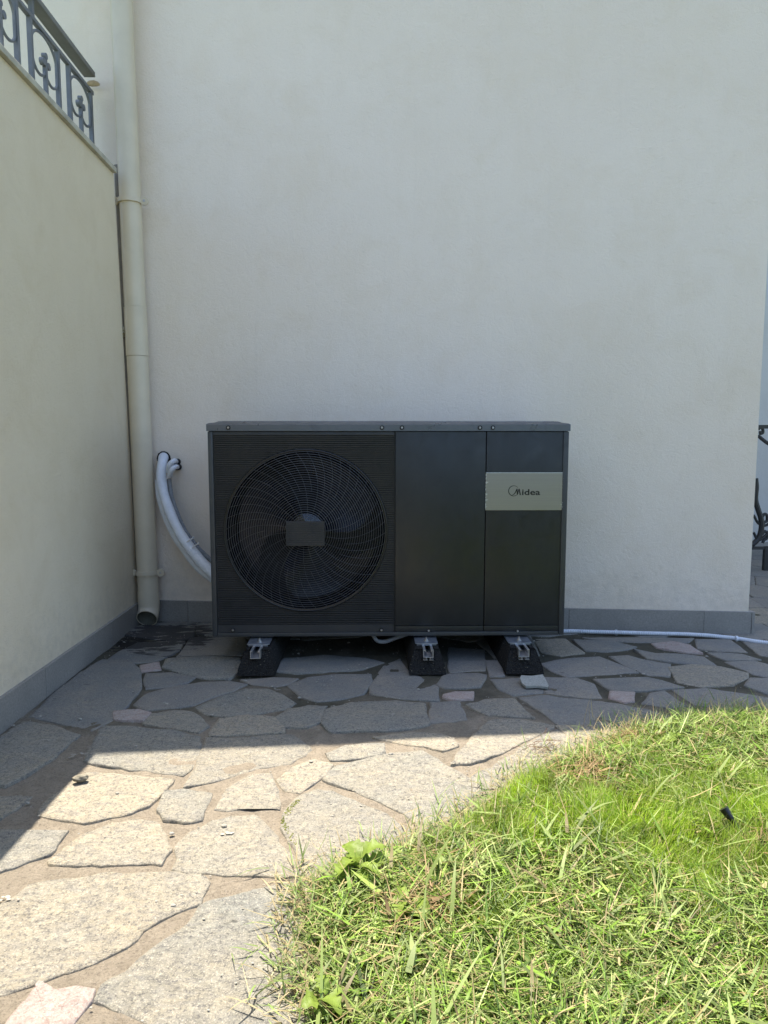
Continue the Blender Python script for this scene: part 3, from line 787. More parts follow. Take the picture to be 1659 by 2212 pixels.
tube(bm, [Vector((FX+(FR+.001)*math.cos(t), YF-0.004, FZ+(FR+.001)*math.sin(t))) for t in [2*math.pi*q/n_ for q in range(n_)]], 0.0036, 8, closed=True)
finish('guard_rim', bm, mat_guardrim, guard, smooth=True)
# ribbed badge in the middle of the guard
bm = bmesh.new(); bx0, bz1 = U(620, 1124); bx1, bz0 = U(703, 1176); by = YF-0.040
box(bm, bx0, bx1, by+0.002, by+0.010, bz0, bz1)
nz = 13
for k in range(nz):
    za = bz0+0.002+(bz1-bz0-0.004)*k/nz; zb = za+(bz1-bz0-0.004)/nz*0.62
    box(bm, bx0+0.0015, bx1-0.0015, by-0.001, by+0.0018, za, zb)
finish('guard_badge', bm, mat_louvre, guard)
# name plate
nx0, nz1 = U(1049.5, 1021); nx1, nz0 = U(1215.5, 1102)
NY = YF-0.0015
bm = bmesh.new(); box(bm, nx0, nx1, NY, YF+0.0003, nz0, nz1)
npl = part('name_plate', bm, mat_plate, bevel=0.0006)
bm = bmesh.new(); rf = random.Random(3)
for sx, sgn in ((nx0, 1), (nx1, -1)):           # ragged remains of protective film
    z_ = nz0+0.006
    while z_ < nz1-0.01:
        hgt = rf.uniform(0.004, 0.014); wd = rf.uniform(0.0015, 0.004) if rf.random() < 0.65 else rf.uniform(0.005, 0.013)
        vs = [bm.verts.new(p) for p in ((sx, NY-0.0005, z_), (sx+sgn*wd, NY-rf.uniform(.001, .004), z_+hgt*rf.uniform(.3, .9)), (sx, NY-0.0005, z_+hgt), (sx-sgn*0.001, NY-0.001, z_+hgt*.5))]
        bm.faces.new(vs); z_ += hgt*rf.uniform(0.8, 1.6)
x_ = nx0
while x_ < nx1-0.004:
    wd = rf.uniform(0.01, 0.04); x2 = min(nx1, x_+wd)
    bm.faces.new([bm.verts.new(p) for p in ((x_, NY-0.0006, nz1+.0008), (x2, NY-0.0006, nz1+.0008), (x2, NY-0.0010, nz1-rf.uniform(.0008, .0018)), (x_, NY-0.0010, nz1-rf.uniform(.0008, .0018)))])
    x_ = x2
me_f = finish('film_edge', bm, mat_film, npl); me_f['label'] = 'torn clear film left along the plate edges'
def pl(px, py): return U(px, py)
rcx, rcz = pl(1109.3, 1060.3); rR = 0.0208
bm = bmesh.new()
N_ = 64; ra, rb = [], []
for k in range(N_+1):      # open crescent ring, thick at left and bottom
    t = math.radians(38+ (360-38-22)*k/N_) ; th_ = 0.0011+0.0017*max(0, math.sin((k/N_)*math.pi))**1.0
    ra.append((rcx+rR*math.cos(t), rcz+rR*math.sin(t))); rb.append((rcx+(rR-th_)*math.cos(t)+0.0, rcz+(rR-th_)*math.sin(t)))
def ext(bm, poly, y0=NY-0.0009, y1=NY+0.0002):
    a = [bm.verts.new((x, y0, z)) for x, z in poly]; b = [bm.verts.new((x, y1, z)) for x, z in poly]
    bm.faces.new(a); bm.faces.new(b[::-1])
    for i in range(len(a)): bm.faces.new((a[i], b[i], b[(i+1) % len(a)], a[(i+1) % len(a)]))
for k in range(N_): ext(bm, [ra[k], ra[k+1], rb[k+1], rb[k]])
bmesh.ops.remove_doubles(bm, verts=bm.verts[:], dist=1e-6)
finish('logo_ring', bm, mat_ink, npl)
bm = bmesh.new()           # the swash capital M
def Q(zx, zy): return pl((1270+zx/6.38)/1.23448, (1240+zy/6.38)/1.23448)
def stroke(pts):
    P_ = [Vector(Q(a, b)) for a, b, _ in pts]; k_ = 1/6.38/1.23448*YF/FPX
    Ls_, Rs_ = [], []
    for i_, p_ in enumerate(P_):
        T_ = (P_[min(i_+1, len(P_)-1)]-P_[max(0, i_-1)]).normalized(); n_v = Vector((-T_.y, T_.x))*pts[i_][2]*k_*0.5
        Ls_.append(p_+n_v); Rs_.append(p_-n_v)
    for i_ in range(len(P_)-1): ext(bm, [tuple(q) for q in (Ls_[i_], Ls_[i_+1], Rs_[i_+1], Rs_[i_])])
stroke([(596, 512, 3), (622, 507, 10), (645, 492, 14), (664, 466, 16), (680, 432, 16), (694, 404, 14)])
stroke([(692, 404, 18), (698, 504, 18)]); stroke([(697, 504, 13), (726, 404, 13)]); stroke([(727, 404, 20), (748, 510, 22)])
finish('letter_m', bm, mat_ink, npl)
def text(body, x, z, size, name, parent, y, mat, width=None, bold=0.0):
    cu = bpy.data.curves.new(name, 'FONT'); cu.body = body; cu.size = size; cu.extrude = 0.0004; cu.offset = bold; cu.space_character = 1.02
    o = bpy.data.objects.new(name, cu); C.objects.link(o); bpy.context.view_layer.update()
    me = bpy.data.meshes.new_from_object(o.evaluated_get(bpy.context.evaluated_depsgraph_get())); bpy.data.objects.remove(o)
    xs_ = [v.co.x for v in me.vertices]; w0, w1 = min(xs_), max(xs_); k = (width/(w1-w0)) if width else 1
    for v in me.vertices: v.co = Vector((x+(v.co.x-w0)*k, y-v.co.z, z+v.co.y))
    me.name = name; me.materials.clear(); return link(name, me, mat, parent)
tx0, tz0 = Q(776, 508); tx1, _ = Q(1085, 508)
text('idea', tx0, tz0, 0.0318, 'lettering', npl, NY-0.0004, mat_ink, tx1-tx0, 0.0006)

# ------------------------------------------------------------ foot brackets + rails + rubber feet
HB = []
for i, (pa, pb) in enumerate(((533, 582), (897, 946), (1098.5, 1149))):
    yb = 2.575; zpl = 0.1035
    xa = ony(pa, 1390, yb).x; xb = ony(pb, 1390, yb).x
    bm = bmesh.new(); box(bm, xa, xb, yb, YF+0.35, zpl-0.003, zpl)
    for v in bm.verts:
        pass
    br = part('foot_bracket', bm, mat_galv, bevel=0.0012, smooth=True)
    for e in (0,):
        bm = bmesh.new(); box(bm, xa+0.006, xb-0.006, yb-0.0022, yb-0.0002, zpl-0.009, zpl+0.0005); finish('folded_lip', bm, mat_galv, br, bevel=0.0008, smooth=True)
    bm = bmesh.new(); xm = (xa+xb)/2+0.001
    cyl(bm, (xm, yb+0.030, zpl+0.0012), (0, 0, 1), 0.011, 0.0022, 20); cyl(bm, (xm, yb+0.030, zpl+0.0052), (0, 0, 1), 0.0065, 0.0055, 6); cyl(bm, (xm, yb+0.030, zpl+0.011), (0, 0, 1), 0.0036, 0.008, 10)
    finish('bolt', bm, mat_screw, br, smooth=True)
    HB.append((xa, xb))
fl = ['left', 'middle', 'right']
labs = ['dirty black rubber foot under the fan end of the unit', 'black rubber foot under the plain middle panel of the unit', 'black rubber foot with a loose tile lying against it']
for i, (bl_, br_, rx0, rx1) in enumerate(((512, 594, 540, 562), (884, 964, 929.5-15, 936.5), (1093, 1175, 1121, 1143.5))):
    yf = 2.488; xa = ony(bl_, 1465, yf).x; xb = ony(br_, 1465, yf).x; cx_ = (xa+xb)/2; cr_ = (ony(rx0, 1410, 2.54).x+ony(rx1, 1410, 2.54).x)/2
    ft = empty('rubber_foot', (cx_, yf+0.25, 0.01), labs[i], 'rubber foot', 'rubber feet under the heat pump')
    FO = (-cx_, -(yf+0.25), -0.01)
    bm = bmesh.new(); L_ = 0.55
    gv = 0.155
    prof = [(-0.5, 0.008), (0.5, 0.008), (0.49, 0.030), (0.35, 0.088), (0.31, 0.094), (gv, 0.094), (gv-0.002, 0.066), (-gv+0.002, 0.066), (-gv, 0.094), (-0.31, 0.094), (-0.35, 0.088), (-0.49, 0.030)]
    W_ = xb-xa
    nseg = 12; R__ = []
    for k in range(nseg+1):
        yy = yf+L_*k/nseg + 0.0
        R__.append([bm.verts.new((cx_+(cr_-cx_)*(1 if 0.05 < z and abs(u) < 0.2 else 0)+u*W_+0.0015*noise.noise(Vector((u*9, yy*20, i))), yy+(0.052*(z/0.094)**1.2 if k == 0 else 0), z+0.001*noise.noise(Vector((u*12, yy*17, 5+i))))) for u, z in prof])
    for a, b in zip(R__, R__[1:]):
        for q in range(len(prof)): bm.faces.new((a[q], a[(q+1) % len(prof)], b[(q+1) % len(prof)], b[q]))
    bm.faces.new(R__[0]); bm.faces.new(R__[-1][::-1])
    finish('block', bm, mat_rubber, ft, loc=FO, bevel=0.003, smooth=True)
    yr = 2.503; ra_ = ony(rx0, 1410, yr).x; rb_ = ony(rx1, 1410, yr).x; t_ = 0.0022; zb_, zt_ = 0.0690, 0.0985
    bm = bmesh.new(); y1_ = yr+0.46
    box(bm, ra_, ra_+t_, yr, y1_, zb_, zt_); box(bm, rb_-t_, rb_, yr, y1_, zb_, zt_)
    box(bm, ra_+t_, rb_-t_, yr, y1_, zb_, zb_+t_)
    for s, xx in ((1, ra_), (-1, rb_)):
        q0, q1 = sorted((xx+s*t_, xx+s*0.0085)); box(bm, q0, q1, yr, y1_, zt_-t_, zt_)
        q0, q1 = sorted((xx+s*0.0064, xx+s*0.0085)); box(bm, q0, q1, yr, y1_, zt_-0.0065, zt_-t_)
    finish('mounting_rail', bm, mat_alu, ft, loc=FO)
    if i:   # low webs below the channel
        bm = bmesh.new(); mm = (ra_+rb_)/2
        box(bm, mm-0.0085, mm-0.0065, yr-.001, yr+0.03, zb_-0.0075, zb_-.0002); box(bm, mm+0.0065, mm+0.0085, yr-.001, yr+0.03, zb_-0.0075, zb_-.0002)
        box(bm, ra_, mm-0.003, yr-.001, yr+0.03, zb_-0.0095, zb_-0.0077); box(bm, mm+0.003, rb_, yr-.001, yr+0.03, zb_-0.0095, zb_-0.0077)
        finish('rail_web', bm, mat_alu, ft, loc=FO)
# ------------------------------------------------------------ pipes and hoses
def corr(r, amp, per): return lambda s: r+amp*(0.5+0.5*math.sin(2*math.pi*s/per))
def dens(path, d):
    out = [path[0]]
    for a, b in zip(path, path[1:]):
        n = max(1, int((b-a).length/d)); out += [a.lerp(b, k/n) for k in range(1, n+1)]
    return out
def Z2(zx, zy, Y): return ony(202.5+zx*0.2197, 931.5+zy*0.2197, Y)
lb = empty('insulated_pipe_bundle', Z2(685, 235, 3.31), 'white wrapped pipe bundle curving from the wall to the heat pump', 'insulated pipes')
LO = tuple(-c for c in lb.location)
mainp = spline([Z2(690, 262, 3.34), Z2(684, 262, 3.29), Z2(672, 330, 3.235), Z2(664, 440, 3.21), Z2(685, 600, 3.18), Z2(750, 800, 3.14), Z2(835, 980, 3.10), Z2(905, 1095, 3.07)], 14)
mainp2 = spline([Z2(900, 1085, 3.07), Z2(985, 1200, 3.04), Z2(1085, 1315, 3.01), Z2(1200, 1425, 2.98), Z2(1330, 1520, 2.95)], 12)
bm = bmesh.new(); tube(bm, mainp, lambda s: 0.0225+0.0010*math.sin(s*40), 20); finish('insulation', bm, mat_wrap, lb, loc=LO, smooth=True)
bm = bmesh.new(); tube(bm, dens(mainp2, 0.003), corr(0.0235, 0.0012, 0.012), 20); finish('wrap_sleeve', bm, mat_wrap, lb, loc=LO, smooth=True)
low = spline([Z2(640, 480, 3.245), Z2(652, 640, 3.22), Z2(715, 850, 3.19), Z2(800, 1030, 3.15), Z2(880, 1145, 3.12), Z2(960, 1260, 3.08), Z2(1060, 1370, 3.05), Z2(1180, 1460, 3.02)], 12)
bm = bmesh.new(); tube(bm, low, 0.0175, 16); finish('second_insulation', bm, mat_wrap, lb, loc=LO, smooth=True)
bm = bmesh.new()          # dashed printing along the tube
for k in range(20, len(low)-6, 3):
    a, b = low[k], low[k+1].lerp(low[k+2], 0.3); T = (b-a).normalized(); vdir = (Vector((0, 0, EYE))-a).normalized(); sd = T.cross(vdir).normalized()
    o1 = (vdir*0.9+sd*-0.42).normalized()*0.0179
    w_ = sd*0.0013
    bm.faces.new([bm.verts.new(q) for q in (a+o1-w_, a+o1+w_, b+o1+w_, b+o1-w_)])
finish('print_dashes', bm, mat_print, lb, loc=LO)
cor = dens(spline([Z2(740, 470, 3.22), Z2(765, 640, 3.20), Z2(830, 830, 3.17), Z2(905, 990, 3.14), Z2(1010, 1130, 3.11), Z2(1120, 1240, 3.08), Z2(1240, 1340, 3.05)], 10), 0.0022)
bm = bmesh.new(); tube(bm, cor, corr(0.0088, 0.0028, 0.0070), 12); finish('corrugated_conduit', bm, mat_corr, lb, loc=LO, smooth=True)
for (a, b, c, d) in (((735, 400, 3.19), (745, 330, 3.17), (790, 292, 3.19), (812, 300, 3.30)), ((745, 440, 3.19), (765, 385, 3.17), (800, 350, 3.19), (822, 352, 3.30))):
    bm = bmesh.new(); tube(bm, spline([Z2(*a), Z2(*b), Z2(*c), Z2(*d)], 10), 0.0115, 14); finish('pipe_elbow', bm, mat_wrap, lb, loc=LO, smooth=True)
    bm = bmesh.new(); e_ = Z2(*d); tube(bm, [e_+Vector((0.004, -0.02, 0.0)), e_+Vector((0.006, 0.03, 0.0))], 0.015, 14); finish('foam_plug', bm, mat_foam, lb, loc=LO, smooth=True)
bm = bmesh.new(); h_ = Z2(682, 232, 3.30)
for k in range(26):
    a = math.pi*2*k/26; r = 0.027+0.005*random.random()
    vs = bmesh.ops.create_icosphere(bm, subdivisions=1, radius=0.006+0.003*random.random(), matrix=Matrix.Translation(Vector((h_.x+r*0.92*math.cos(a), wally(h_.x)-0.004, h_.z-0.018+r*math.sin(a)))))
finish('foam_seal', bm, mat_foam, lb, loc=LO)
for (zx, zy, Y_, dx) in ((945, 1075, 3.045, 34), (1000, 1130, 3.03, 28), (752, 450, 3.19, 12)):
    bm = bmesh.new(); a = Z2(zx-40, zy+22, Y_); b = Z2(zx+dx, zy-28, Y_-0.01); tube(bm, [a, b], 0.0028, 6); bmesh.ops.create_icosphere(bm, subdivisions=1, radius=0.0052, matrix=Matrix.Translation(b))
    finish('cable_tie', bm, mat_tie, lb, loc=LO, smooth=True)
# drain hose to the right
dh = [Vector((0.55, 3.0, 0.03))]
for px, py in ((1205, 1363), (1290, 1365), (1400, 1368), (1500, 1371), (1580, 1378), (1659, 1389)):
    v = onz(px, py, 0.012+0.004*(py < 1372)); dh.append(v)
dh.append(dh[-1]+Vector((0.25, -0.09, 0))); dh.append(dh[-1]+Vector((0.3, -0.16, 0)))
for v in dh:
    if v.x < WXR: v.y = min(v.y, wally(v.x)-0.026)
hs = empty('drain_hose', (0.76, 3.08, 0), 'pale corrugated hose lying on the paving along the foot of the house wall', 'hose')
bm = bmesh.new(); tube(bm, dens(spline(dh, 8), 0.0024), corr(0.0080, 0.0024, 0.0078), 12); finish('tube', bm, mat_hose, hs, loc=(-0.76, -3.08, 0), smooth=True)
for px, py in ((1331, 1366.5), (1591, 1380)):
    v = onz(px, py, 0.012); v.y = min(v.y, wally(v.x)-0.026)
    bm = bmesh.new(); cyl(bm, v, (1, -0.12, 0), 0.0135, 0.009, 16); finish('hose_clip', bm, mat_hose, hs, loc=(-0.76, -3.08, 0), smooth=True)
# short grey tube sagging below the unit
g0 = ony(806, 1372, 2.70); g1 = ony(815, 1384, 2.69); g2 = ony(832, 1386, 2.69); g3 = ony(852, 1379, 2.70); g4 = ony(880, 1370, 2.72)
bm = bmesh.new(); tube(bm, dens(spline([g0, g1, g2, g3, g4], 10), 0.0018), corr(0.0065, 0.0028, 0.0066), 12)
tag(finish('drain_tube', bm, mat_corr, None, smooth=True), 'short grey corrugated tube sagging below the heat pump', 'tube')

# ------------------------------------------------------------ far right: gate and wall beyond the corner
fw = empty('far_wall', (3.8, 5.35, 0), 'pale wall seen past the right corner of the house', 'wall')
boxo('wall', (1.9, 9.0, 5.20, 5.45, 0, 4.2), mat_far, fw, 0, (-3.8, -5.35, 0))
for k in range(9):
    boxo('skirting_tile', (1.92+0.6*k, 1.918+0.6*(k+1), 5.18, 5.199, -0.01, 0.105), mat_skirt, fw, 0.0012, (-3.8, -5.35, 0))
GY = 4.55
gt = empty('iron_gate', (3.2, GY, 0.05), 'black wrought iron gate with curled scrolls past the house corner', 'gate')
GO = (-3.2, -GY, -0.05)
def G(px, py): return ony(px, py, GY)
def giron(name, pts, r, sm=True, n=8):
    bm = bmesh.new(); tube(bm, spline(pts, n), r, 8); return finish(name, bm, mat_blackiron, gt, loc=GO, smooth=sm)
gz1 = G(1650, 922).z; gz0 = 0.16; gx = G(1659, 1000).x
bm = bmesh.new(); box(bm, 2.35, 3.6, GY-0.02, GY+0.02, gz1-0.012, gz1+0.012); finish('top_rail', bm, mat_blackiron, gt, loc=GO)
bm = bmesh.new(); box(bm, 2.35, 3.6, GY-0.01, GY+0.01, gz0-0.01, gz0+0.01); finish('bottom_rail', bm, mat_blackiron, gt, loc=GO)
for x_ in (2.33, gx+0.02, 3.62):
    bm = bmesh.new(); box(bm, x_-0.014, x_+0.014, GY-0.014, GY+0.014, 0.0, (gz1+0.03) if x_ != gx+0.02 else 0.17); finish('post', bm, mat_blackiron, gt, loc=GO)
def Z7(x, y): return G(1539+x*0.377, 607.5+y*0.377)
giron('scroll', [Z7(262, 850), Z7(272, 838), Z7(287, 846), Z7(288, 868), Z7(275, 872), Z7(274, 858)], 0.010)
giron('scroll', [Z7(262, 885), Z7(285, 905), Z7(320, 930), Z7(370, 950)], 0.012)
giron('big_scroll', [Z7(246, 1130), Z7(250, 1180), Z7(246, 1250), Z7(262, 1310), Z7(278, 1360), Z7(280, 1420), Z7(262, 1475), Z7(225, 1512)], 0.018)
for sy in (0, 100):
    giron('scroll', [Z7(236, 1340+sy), Z7(262, 1385+sy), Z7(300, 1400+sy*.6), Z7(330, 1385+sy*.4)], 0.009)
    giron('scroll', [Z7(284, 1352+sy), Z7(298, 1334+sy), Z7(312, 1342+sy), Z7(312, 1372+sy), Z7(296, 1382+sy), Z7(286, 1400+sy)], 0.010)
for k in range(6):
    x_ = gx+0.10+0.15*k
    giron('bar', [Vector((x_, GY, gz0)), Vector((x_, GY, (gz0+gz1)/2)), Vector((x_, GY, gz1))], 0.008)

# ------------------------------------------------------------ lawn
edge_px = [(652, 2212), (660, 2150), (652, 2080), (655, 2010), (660, 1960), (675, 1925), (732, 1900), (782, 1880), (848, 1850), (922, 1822), (982, 1795), (1034, 1758), (1078, 1718), (1128, 1688), (1180, 1660), (1235, 1638), (1290, 1606), (1360, 1582), (1420, 1572), (1480, 1560), (1560, 1549), (1659, 1545)]
edge = [onz(x, y, 0.0).xy for x, y in edge_px]
edge = [Vector((edge[0].x-0.02, -2.6)), Vector((edge[0].x+.02, 0.2))]+edge+[Vector((2.3, 2.05)), Vector((3.2, 2.0)), Vector((4.4, 1.9))]
lawn_poly = [tuple(v) for v in edge]+[(4.4, -2.6)]
E0 = np.array([tuple(v) for v in edge[:-1]]); E1 = np.array([tuple(v) for v in edge[1:]])
LP = np.array(lawn_poly)
def pin(P):
    c = np.zeros(len(P), bool); n = len(LP); j = n-1
    for i in range(n):
        a, b = LP[i], LP[j]; dy = b[1]-a[1]
        if abs(dy) > 1e-12:
            c ^= ((a[1] > P[:, 1]) != (b[1] > P[:, 1])) & (P[:, 0] < (b[0]-a[0])*(P[:, 1]-a[1])/dy+a[0])
        j = i
    return c
def dist(P):
    d = np.full(len(P), 9.0)
    for a, b in zip(E0, E1):
        ab = b-a; t = np.clip(((P-a)@ab)/(ab@ab), 0, 1); d = np.minimum(d, np.linalg.norm(P-(a+t[:, None]*ab), axis=1))
    return d
_g = rng.random((64, 64, 4))
def vnoise(P, sc, ch=0):
    q = P*sc; i = np.floor(q).astype(int); f = q-i; f = f*f*(3-2*f); g = _g[:, :, ch]
    a = g[i[:, 0] % 64, i[:, 1] % 64]; b = g[(i[:, 0]+1) % 64, i[:, 1] % 64]; c = g[i[:, 0] % 64, (i[:, 1]+1) % 64]; d = g[(i[:, 0]+1) % 64, (i[:, 1]+1) % 64]
    return (a*(1-f[:, 0])+b*f[:, 0])*(1-f[:, 1])+(c*(1-f[:, 0])+d*f[:, 0])*f[:, 1]
def mound(P, d): return np.clip(d/0.16, 0, 1)**0.7*0.022+0.012*(vnoise(P, 7, 1)-0.3)*np.clip(d/0.05, 0, 1)
gxs = np.arange(-0.4, 4.4, 0.035); gys = np.arange(-2.6, 2.35, 0.035)
GX, GY2 = np.meshgrid(gxs, gys); GP = np.stack([GX.ravel(), GY2.ravel()], 1)
gin = pin(GP); gd = dist(GP); gd[~gin] = 0; gz = np.where(gin, mound(GP, gd)+0.006, -0.012)
nx_ = len(gxs); ids = np.arange(len(GP)).reshape(len(gys), nx_)
Fq = np.stack([ids[:-1, :-1], ids[:-1, 1:], ids[1:, 1:], ids[1:, :-1]], -1).reshape(-1, 4)
Fq = Fq[gin[Fq].any(axis=1)]
me = bpy.data.meshes.new('lawn_soil'); me.from_pydata(np.column_stack([GP, gz]).tolist(), [], Fq.tolist()); me.shade_smooth()
link('lawn_soil', me, mat_soil)['kind'] = 'structure'

def blades(P, L, W, az, tilt, bend, z0, col, name):
    n = len(P); k = 4; t = np.linspace(0, 1, k)
    dirx = np.cos(az); diry = np.sin(az)
    V = np.zeros((n, k, 2, 3)); ang = tilt.copy()
    cx = P[:, 0].copy(); cy = P[:, 1].copy(); cz = z0.copy()
    sx, sy = -diry, dirx
    for i in range(k):
        wd = W*(0.5, 0.48, 0.34, 0.04)[i]
        for s, sg_ in enumerate((-1, 1)):
            V[:, i, s, 0] = cx+sg_*sx*wd; V[:, i, s, 1] = cy+sg_*sy*wd; V[:, i, s, 2] = np.maximum(cz, 0.003)
        if i < k-1:
            st_ = L/(k-1); cx = cx+np.sin(ang)*dirx*st_; cy = cy+np.sin(ang)*diry*st_; cz = cz+np.cos(ang)*st_; ang = ang+bend/(k-1)
    V = V.reshape(-1, 3); base = np.arange(n)[:, None]*8
    F = np.concatenate([base+np.array([2*i, 2*i+1, 2*i+3, 2*i+2]) for i in range(k-1)], 1).reshape(-1)
    me = bpy.data.meshes.new(name); nf = n*(k-1)
    me.vertices.add(len(V)); me.vertices.foreach_set('co', V.ravel().astype(np.float32))
    me.loops.add(nf*4); me.loops.foreach_set('vertex_index', F.astype(np.int32))
    me.polygons.add(nf); me.polygons.foreach_set('loop_start', (np.arange(nf)*4).astype(np.int32))
    me.polygons.foreach_set('use_smooth', np.ones(nf, bool))
    me.update(calc_edges=True)
    at = me.color_attributes.new('Col', 'FLOAT_COLOR', 'POINT')
    c4 = np.ones((n, 8, 4), np.float32); c4[:, :, :3] = col[:, None, :]
    at.data.foreach_set('color', c4.ravel()); return me
def sample(n, x0, x1, y0, y1, slack=0.0):
    P = np.column_stack([rng.uniform(x0, x1, n), rng.uniform(y0, y1, n)]); P = P[pin(P)]
    d = dist(P); nb = vnoise(P, 9, 3); keep = (d > 0.004+0.03*nb*(rng.random(len(P)))) ; return P[keep], d[keep]
Ps, Ls, Ws, As, Ts, Bs, Zs, Cs = [], [], [], [], [], [], [], []
def addb(P, L, W, az, tilt, bend, z0, col):
    for a, b in zip((Ps, Ls, Ws, As, Ts, Bs, Zs, Cs), (P, L, W, az, tilt, bend, z0, col)): a.append(b)
def lushness(P):      # fresh upright tufts in the middle right, mown cuttings elsewhere
    c = onz(1400, 1830); g = np.exp(-(((P[:, 0]-c[0])/0.42)**2+((P[:, 1]-c[1])/0.24)**2)) + 0.8*np.exp(-(((P[:, 0]-.35)/0.16)**2+((P[:, 1]-1.66)/0.12)**2))
    return np.clip(g*0.85+0.7*(vnoise(P, 5.5, 0)-0.38)+0.6*(vnoise(P, 17, 2)-0.5)-0.35*np.clip((1.35-P[:, 1])/0.3, 0, 1), 0, 1)
brown_c = [(onz(1275, 1705).xy, 0.07), (onz(905, 2010).xy, 0.045), (onz(1340, 1610).xy, 0.06), (onz(1640, 1860).xy, 0.05)]
def brownness(P):
    b = np.zeros(len(P))
    for c, r in brown_c: b = np.maximum(b, np.exp(-((P[:, 0]-c.x)**2+(P[:, 1]-c.y)**2)/(r*r)))
    return b*(0.5+vnoise(P, 25, 1))
def layer(n, region, kind, scale=1.0):
    P, d = sample(n, *region); m = len(P); lu = lushness(P); br = brownness(P); z = mound(P, d)
    u = rng.random(m)
    if kind == 'fine':
        keep = rng.random(m) < (0.62+0.38*lu)*(1-0.8*np.clip(br, 0, 1)); P, d, lu, br, z, u = P[keep], d[keep], lu[keep], br[keep], z[keep], u[keep]; m = len(P)
        L = (0.022+0.030*rng.random(m))*(0.75+0.75*lu)*np.clip(0.5+d/0.08, 0.5, 1); W = rng.uniform(0.0009, 0.0019, m)*scale
        az = vnoise(P, 6, 0)*12+rng.normal(0, 0.9, m); tilt = np.abs(rng.normal(0.45, 0.35, m)); bend = rng.uniform(0.1, 1.1, m)
        g = rng.random(m)[:, None]; c = (1-g)*np.array([0.13, 0.26, 0.018])+g*np.array([0.37, 0.50, 0.05])
        y = (rng.random(m) < 0.16)[:, None]; c = np.where(y, np.array([0.42, 0.44, 0.17]), c)
        c = c*(0.55+0.75*vnoise(P, 11, 2))[:, None]*rng.uniform(0.65, 1.2, m)[:, None]*(0.85+0.5*lu)[:, None]
        z0 = z-0.004
    elif kind == 'cut':
        keep = rng.random(m) < np.clip(0.85-0.85*lu, 0.10, 1); P, d, lu, br, z, u = P[keep], d[keep], lu[keep], br[keep], z[keep], u[keep]; m = len(P)
        L = rng.uniform(0.018, 0.085, m)*(0.6+0.7*u); W = rng.choice([0.0015, 0.0026, 0.0042, 0.0072], m, p=[0.58, 0.28, 0.11, 0.03])*scale
        az = rng.uniform(0, 2*math.pi, m); tilt = rng.uniform(0.9, 1.75, m); bend = rng.normal(0.15, 0.5, m)
        z0 = z+rng.uniform(0.006, 0.034, m)*np.clip(d/0.05, 0.15, 1)
        cols = np.array([[0.35, 0.48, 0.11], [0.24, 0.41, 0.055], [0.48, 0.57, 0.22], [0.52, 0.44, 0.22], [0.11, 0.21, 0.03], [0.33, 0.43, 0.15]])
        c = cols[rng.choice(6, m, p=[.25, .22, .15, .12, .16, .10])]*rng.uniform(0.30, 1.08, m)[:, None]
        c = np.where((rng.random(m) < br*0.9)[:, None], np.array([0.34, 0.24, 0.12])*rng.uniform(.6, 1.3, m)[:, None], c)
    else:   # straw
        keep = rng.random(m) < np.clip(0.35+br*1.4-0.3*lu, 0, 1); P, d, lu, br, z, u = P[keep], d[keep], lu[keep], br[keep], z[keep], u[keep]; m = len(P)
        L = rng.uniform(0.03, 0.08, m); W = rng.uniform(0.001, 0.002, m)*scale; az = rng.uniform(0, 2*math.pi, m)
        tilt = rng.uniform(0.8, 1.7, m); bend = rng.normal(0, 0.5, m); z0 = z+rng.uniform(0.004, 0.036, m)*np.clip(d/0.05, 0.15, 1)
        g = rng.random(m)[:, None]; c = (1-g)*np.array([0.44, 0.37, 0.20])+g*np.array([0.30, 0.21, 0.10])
    addb(P, L, W, az, tilt, bend, z0, c)
near = (-0.15, 1.75, 0.80, 2.35); mid = (-0.3, 4.3, -1.2, 2.3)
layer(300000, near, 'fine'); layer(76000, near, 'cut'); layer(11000, near, 'straw')
layer(100000, mid, 'fine', 1.4); layer(26000, mid, 'cut', 1.5)
# strays spilling over the paving edge
n = 2800; k = rng.integers(0, len(E0), n); t = rng.random(n)[:, None]; P = E0[k]*(1-t)+E1[k]*t + rng.normal(0, 0.035, (n, 2)); sel = P[:, 1] > 0.7; P = P[sel]; m = len(P)
tan = (rng.random(m) < 0.55)[:, None]
addb(P, rng.uniform(0.02, 0.075, m), rng.uniform(0.0012, 0.0035, m), rng.uniform(0, 6.28, m), rng.uniform(0.5, 1.6, m), rng.normal(0.3, 0.5, m), rng.uniform(0.008, 0.02, m),
     np.where(tan, np.array([0.45, 0.38, 0.22]), np.array([0.22, 0.31, 0.10]))*rng.uniform(.7, 1.2, m)[:, None])
# tall seed stalks by the far edge
for px, py, n in ((1495, 1550, 26), (1440, 1560, 14), (1320, 1575, 10), (1580, 1545, 14), (1000, 1750, 10), (1120, 1690, 12), (1370, 1575, 12)):
    c = onz(px, py).xy; P = np.array([c.x, c.y-0.02])+rng.normal(0, 0.03, (n, 2)); tan = (rng.random(n) < 0.35)[:, None]
    addb(P, rng.uniform(0.05, 0.11, n), rng.uniform(0.0011, 0.0022, n), rng.uniform(0, 6.28, n), rng.uniform(0.05, 0.7, n), rng.uniform(0.1, 0.9, n), np.full(n, 0.01),
         np.where(tan, np.array([0.45, 0.36, 0.20]), np.array([0.26, 0.38, 0.10])))
